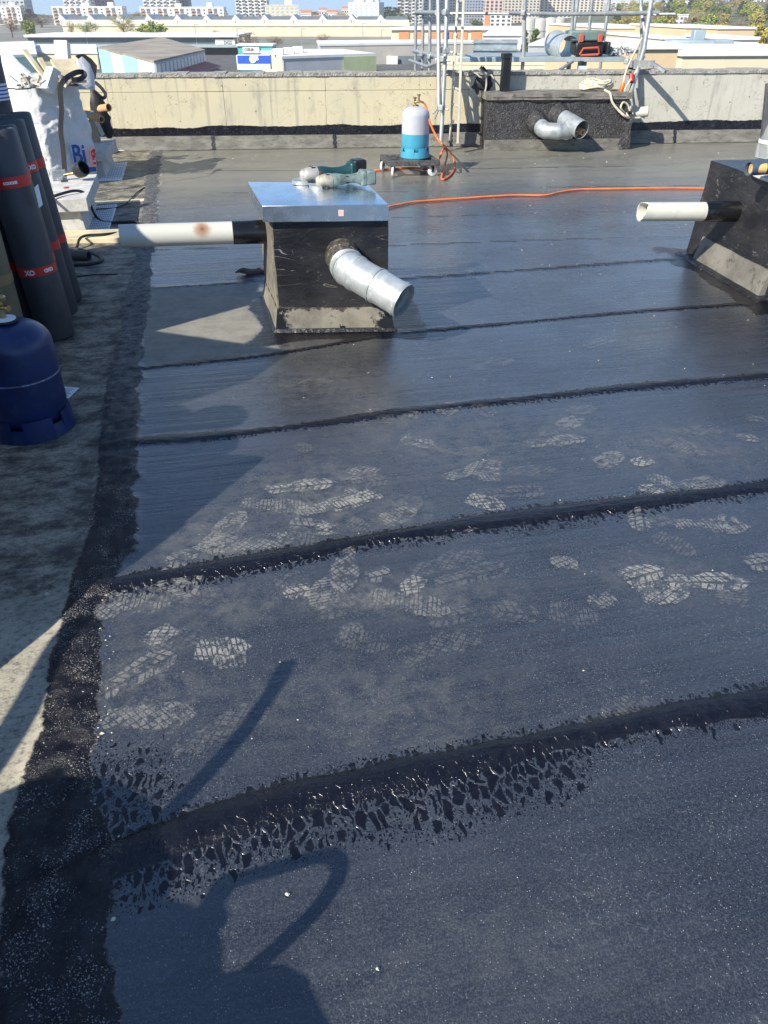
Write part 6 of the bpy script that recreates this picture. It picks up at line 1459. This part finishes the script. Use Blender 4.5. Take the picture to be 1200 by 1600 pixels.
# ================================================================== TREES
def leafmat(name, c, c2):
    g = G(name); return g.set(base=g.mix(g.ss(g.noise(.9, 3, .6), .35, .65), c, c2), rough=.7)
LM = [leafmat('leaves_spring', (.16,.23,.03), (.30,.33,.05)), leafmat('leaves_green', (.06,.12,.02), (.14,.19,.03)), leafmat('twigs_brown', (.20,.14,.08), (.32,.25,.14)), leafmat('leaves_dark', (.025,.05,.02), (.05,.08,.025)), leafmat('leaves_yellow', (.28,.24,.05), (.42,.36,.08))]
M_bark = pm('bark', (.14,.11,.08), .9, var=.3, sc=3, bump=0)
tree_protos = {}
def tree_mesh(kind, seed):
    rr = random.Random(seed); tr_ = MB(); cr_ = MB()
    tr_.tube([(0,0,0),(.1,0,1.5),(.05,.1,3.2),(0,0,5)], [.28,.22,.16,.08], 8)
    clumps = []
    for i in range(16):
        a = rr.uniform(0, 6.28); z0 = rr.uniform(1.6, 4.2); L = rr.uniform(1.3, 2.7); e = V(math.cos(a)*L, math.sin(a)*L, z0+rr.uniform(.8, 2.9)); tr_.tube([(0,0,z0), (e.x*.5, e.y*.5, (z0+e.z)/2+.2), e], [.09,.06,.025], 5); clumps.append(e)
    if kind == 'conifer':
        clumps = []
        for i in range(60): z = rr.uniform(.8, 7.8); r_ = (8-z)*.30; a = rr.uniform(0, 6.28); clumps.append(V(r_*math.cos(a)*rr.uniform(.3,1), r_*math.sin(a)*rr.uniform(.3,1), z))
        n_, sp_, sz_ = 26, .38, .24
    elif kind == 'bare': 
        for i in range(40): 
            a = rr.uniform(0, 6.28); r_ = rr.uniform(.4, 2.7); clumps.append(V(r_*math.cos(a), r_*math.sin(a), rr.uniform(2.6, 7.2-r_*.7)))
        n_, sp_, sz_ = 16, .75, .10
    else:
        for i in range(34): a = rr.uniform(0, 6.28); r_ = rr.uniform(.2, 2.6); clumps.append(V(r_*math.cos(a), r_*math.sin(a), 2.4+rr.uniform(0, 1)*(4.9-r_*.9)))
        n_, sp_, sz_ = 46, .62, .20
    for c in clumps:
        k_ = rr.uniform(.6, 1.2)
        for i in range(n_):
            d_ = V(rr.gauss(0,1), rr.gauss(0,1), rr.gauss(0,.8))*sp_*k_*.55; p = c+d_
            q_ = Quaternion((rr.gauss(0,1), rr.gauss(0,1), rr.gauss(0,1), rr.gauss(0,1))).normalized(); s_ = sz_*rr.uniform(.6, 1.5)
            if kind == 'bare': P = [q_ @ V(-s_*4,-s_*.22,0), q_ @ V(s_*4,-s_*.22,0), q_ @ V(s_*4,s_*.22,0), q_ @ V(-s_*4,s_*.22,0)]
            else: P = [q_ @ V(-s_,-s_*.6,0), q_ @ V(s_,-s_*.6,0), q_ @ V(s_,s_*.6,0), q_ @ V(-s_,s_*.6,0)]
            cr_.add([p+v for v in P], [(0,1,2,3)])
    out = []
    for mb_, nm in ((tr_, 'trunk'), (cr_, 'crown')):
        me = bpy.data.meshes.new(nm+kind); me.from_pydata([tuple(v) for v in mb_.v], [], mb_.f); me.update(); out.append(me)
    return out
for kd in ('leafy', 'conifer', 'bare'): tree_protos[kd] = [tree_mesh(kd, s_) for s_ in (1, 2)]
_cm = {}
def tree(px, pyt, d, wpx, kind, lm, label, group, base=None, name=None):
    x = PX(px, d); b_ = hillz(x, d) if base is None and d > 380 else (GZ if base is None else base)
    zt = ZY(pyt, d); h = zt-b_; zc = d*CT; wd = wpx/1200*zc
    v = random.randrange(2); tm, cm = tree_protos[kind][v]; key = (kind, v, lm)
    if key not in _cm: c = cm.copy(); c.materials.append(LM[lm]); _cm[key] = c
    if not tm.materials: tm.materials.append(M_bark)
    t = thing(name or {'leafy': 'broadleaf_tree', 'conifer': 'conifer_tree', 'bare': 'budding_tree'}[kind], V(x, d, b_), label, 'tree', group)
    H0 = {'leafy': 7.6, 'conifer': 8.2, 'bare': 7.4}[kind]; W0 = {'leafy': 6.2, 'conifer': 4.6, 'bare': 6.4}[kind]
    for nm, me in (('trunk', tm), ('crown', _cm[key])):
        o = bpy.data.objects.new(nm, me); COL.objects.link(o); o.parent = t
    t.scale = (wd/W0, wd/W0, h/H0); t.rotation_euler = (0,0,random.uniform(0,6.28)); return t
Gt = 'trees in front of the apartment blocks'
T = [(42,29,430,26,'leafy',0,'bright green young tree at the far left behind the slate hall'),
 (14,26,470,34,'bare',2,'brown budding tree at the far left edge'),(46,14,800,40,'conifer',3,'dark blue-green cedar in the first skyline gap'),(62,26,700,50,'bare',2,'brown leafless tree right of the dark cedar'),
 (109,30,420,14,'bare',4,'slim pale budding tree before the first long white block'),(133,28,430,40,'bare',0,'loose yellow-green budding tree before the first long white block'),(191,21,430,44,'bare',4,'tall yellow-green budding tree between the two long white blocks'),(212,17,720,30,'bare',2,'brown tree just left of the second long white block'),
 (237,29,330,52,'leafy',0,'dense bright green tree above the striped shed'),(355,20,760,36,'bare',2,'brown tree right of the second long white block'),(374,24,700,28,'bare',4,'yellowish tree in front of the arched white tower'),
 (386,45,260,44,'bare',2,'bare branching tree right of the slate hall sign'),(333,46,330,30,'bare',2,'bare shrubby tree against the cream hall, left of the sign'),(446,20,720,18,'bare',4,'ochre tree in front of the cream block'),(480,19,740,28,'bare',2,'brown-orange tree beside the cream block'),
 (535,15,740,32,'bare',4,'golden tree left of the mint block'),(606,9,820,44,'leafy',3,'dark green tree right of the mint block'),(628,20,760,36,'leafy',1,'green tree just left of the scaffold poles'),(506,52,330,30,'bare',2,'leafless tree in front of the cream hall, middle'),(428,54,330,30,'bare',2,'leafless tree in front of the cream hall, by the teal shop'),
 (838,44,300,34,'conifer',1,'dark green conifer behind the duct offcut'),(822,46,310,16,'conifer',3,'narrow conifer beside the wider one behind the platform'),(745,30,640,24,'leafy',1,'small green tree between ladder and orange strip'),(880,42,330,22,'leafy',0,'yellow-green shrub tree behind the tool case'),(740,27,650,20,'bare',2,'brown tree behind the striped hall')]
for (px, yt, d, wp_, kd, lm, lab) in T: tree(px, yt, d, wp_, kd, lm, lab, Gt)
# hillside wood on the right, each tree its own object
rr = random.Random(11); W_ = []
for k in range(120):
    px = rr.uniform(960, 1240); d = rr.uniform(430, 860); W_.append((px, d))
W_.sort(key=lambda q: -q[1])
names_ = {('bare',4): 'golden budding tree', ('bare',2): 'brown leafless tree', ('leafy',0): 'bright green tree', ('leafy',1): 'mid green tree', ('conifer',3): 'dark conifer', ('leafy',4): 'yellow-green tree'}
for px, d in W_:
    x = PX(px, d); zb = hillz(x, d); kd, lm = rr.choice([('bare',4),('bare',2),('leafy',0),('leafy',1),('conifer',3),('leafy',4),('bare',2),('leafy',4)])
    h = rr.uniform(7.5, 12.5); zt = zb+h
    zc = d*CT; up_ = d*ST+(zt-CAMH)*CT; pyt = 800-1200*up_/(d*CT-(zt-CAMH)*ST)
    q1 = 'at the foot of' if d < 540 else ('halfway up' if d < 700 else 'near the top of')
    q2 = 'by the scaffold post' if px < 1020 else ('above the tan pair' if px < 1110 else ('right of the tan pair' if px < 1175 else 'at the right edge'))
    lb = '%s %s the wood, %s' % (names_[(kd, lm)], q1, q2)
    tree(px, pyt, d, h*.85/zc*1200, kd, lm, lb, lb+' (alike)')
for (px, yt, d, wp_, kd, lm, lab) in [(1188,32,240,52,'leafy',4,'big yellow-green tree nearest the right edge'),(1160,42,260,30,'leafy',0,'bright tree left of the big one at the right edge'),(1046,40,300,34,'bare',2,'brown tree behind the tan volumes'),(1128,30,330,34,'leafy',4,'golden tree above the pair of tan volumes'),(1003,28,380,36,'bare',2,'brown tree right of the scaffold post'),(1090,32,400,36,'leafy',0,'light green tree above the left tan volume of the pair')]:
    tree(px, yt, d, wp_, kd, lm, lab, 'foreground trees of the hillside wood')
# distant brown tree belt seen in the gaps
for k in range(40):
    px = -20+k*24+rr.uniform(-8, 8)
    if px > 960: break
    kd, lm = rr.choice([('bare',2),('leafy',3),('leafy',1),('bare',4)])
    tree(px, rr.uniform(15, 24), rr.uniform(1000, 1150), rr.uniform(22, 36), kd, lm, {('bare',2):'brown leafless tree',('leafy',3):'dark green tree',('leafy',1):'green tree',('bare',4):'ochre budding tree'}[(kd,lm)]+' in the distant belt, '+('left of the second long block','behind the second long block','around the cream block','around the mint block','behind the scaffold')[min(4, int(max(0, px)/200))], 'distant belt trees %d %s' % (min(4, int(max(0, px)/200)), kd+str(lm)))

# air between here and the skyline  (name haze)
hz = MB(); hz.box((0, 1150, 20), (3100, 3000, 150)); g = bpy.data.materials.new('haze_air'); g.use_nodes = True; nt = g.node_tree
nt.nodes.remove(nt.nodes['Principled BSDF']); pv = nt.nodes.new('ShaderNodeVolumePrincipled'); pv.inputs['Density'].default_value = .00022; pv.inputs['Color'].default_value = (.92,.95,1,1)
nt.links.new(pv.outputs[0], nt.nodes['Material Output'].inputs['Volume'])
tag(hz.build('haze', g, smooth=0), kind='stuff', label='thin bright haze over the town', cat='haze')
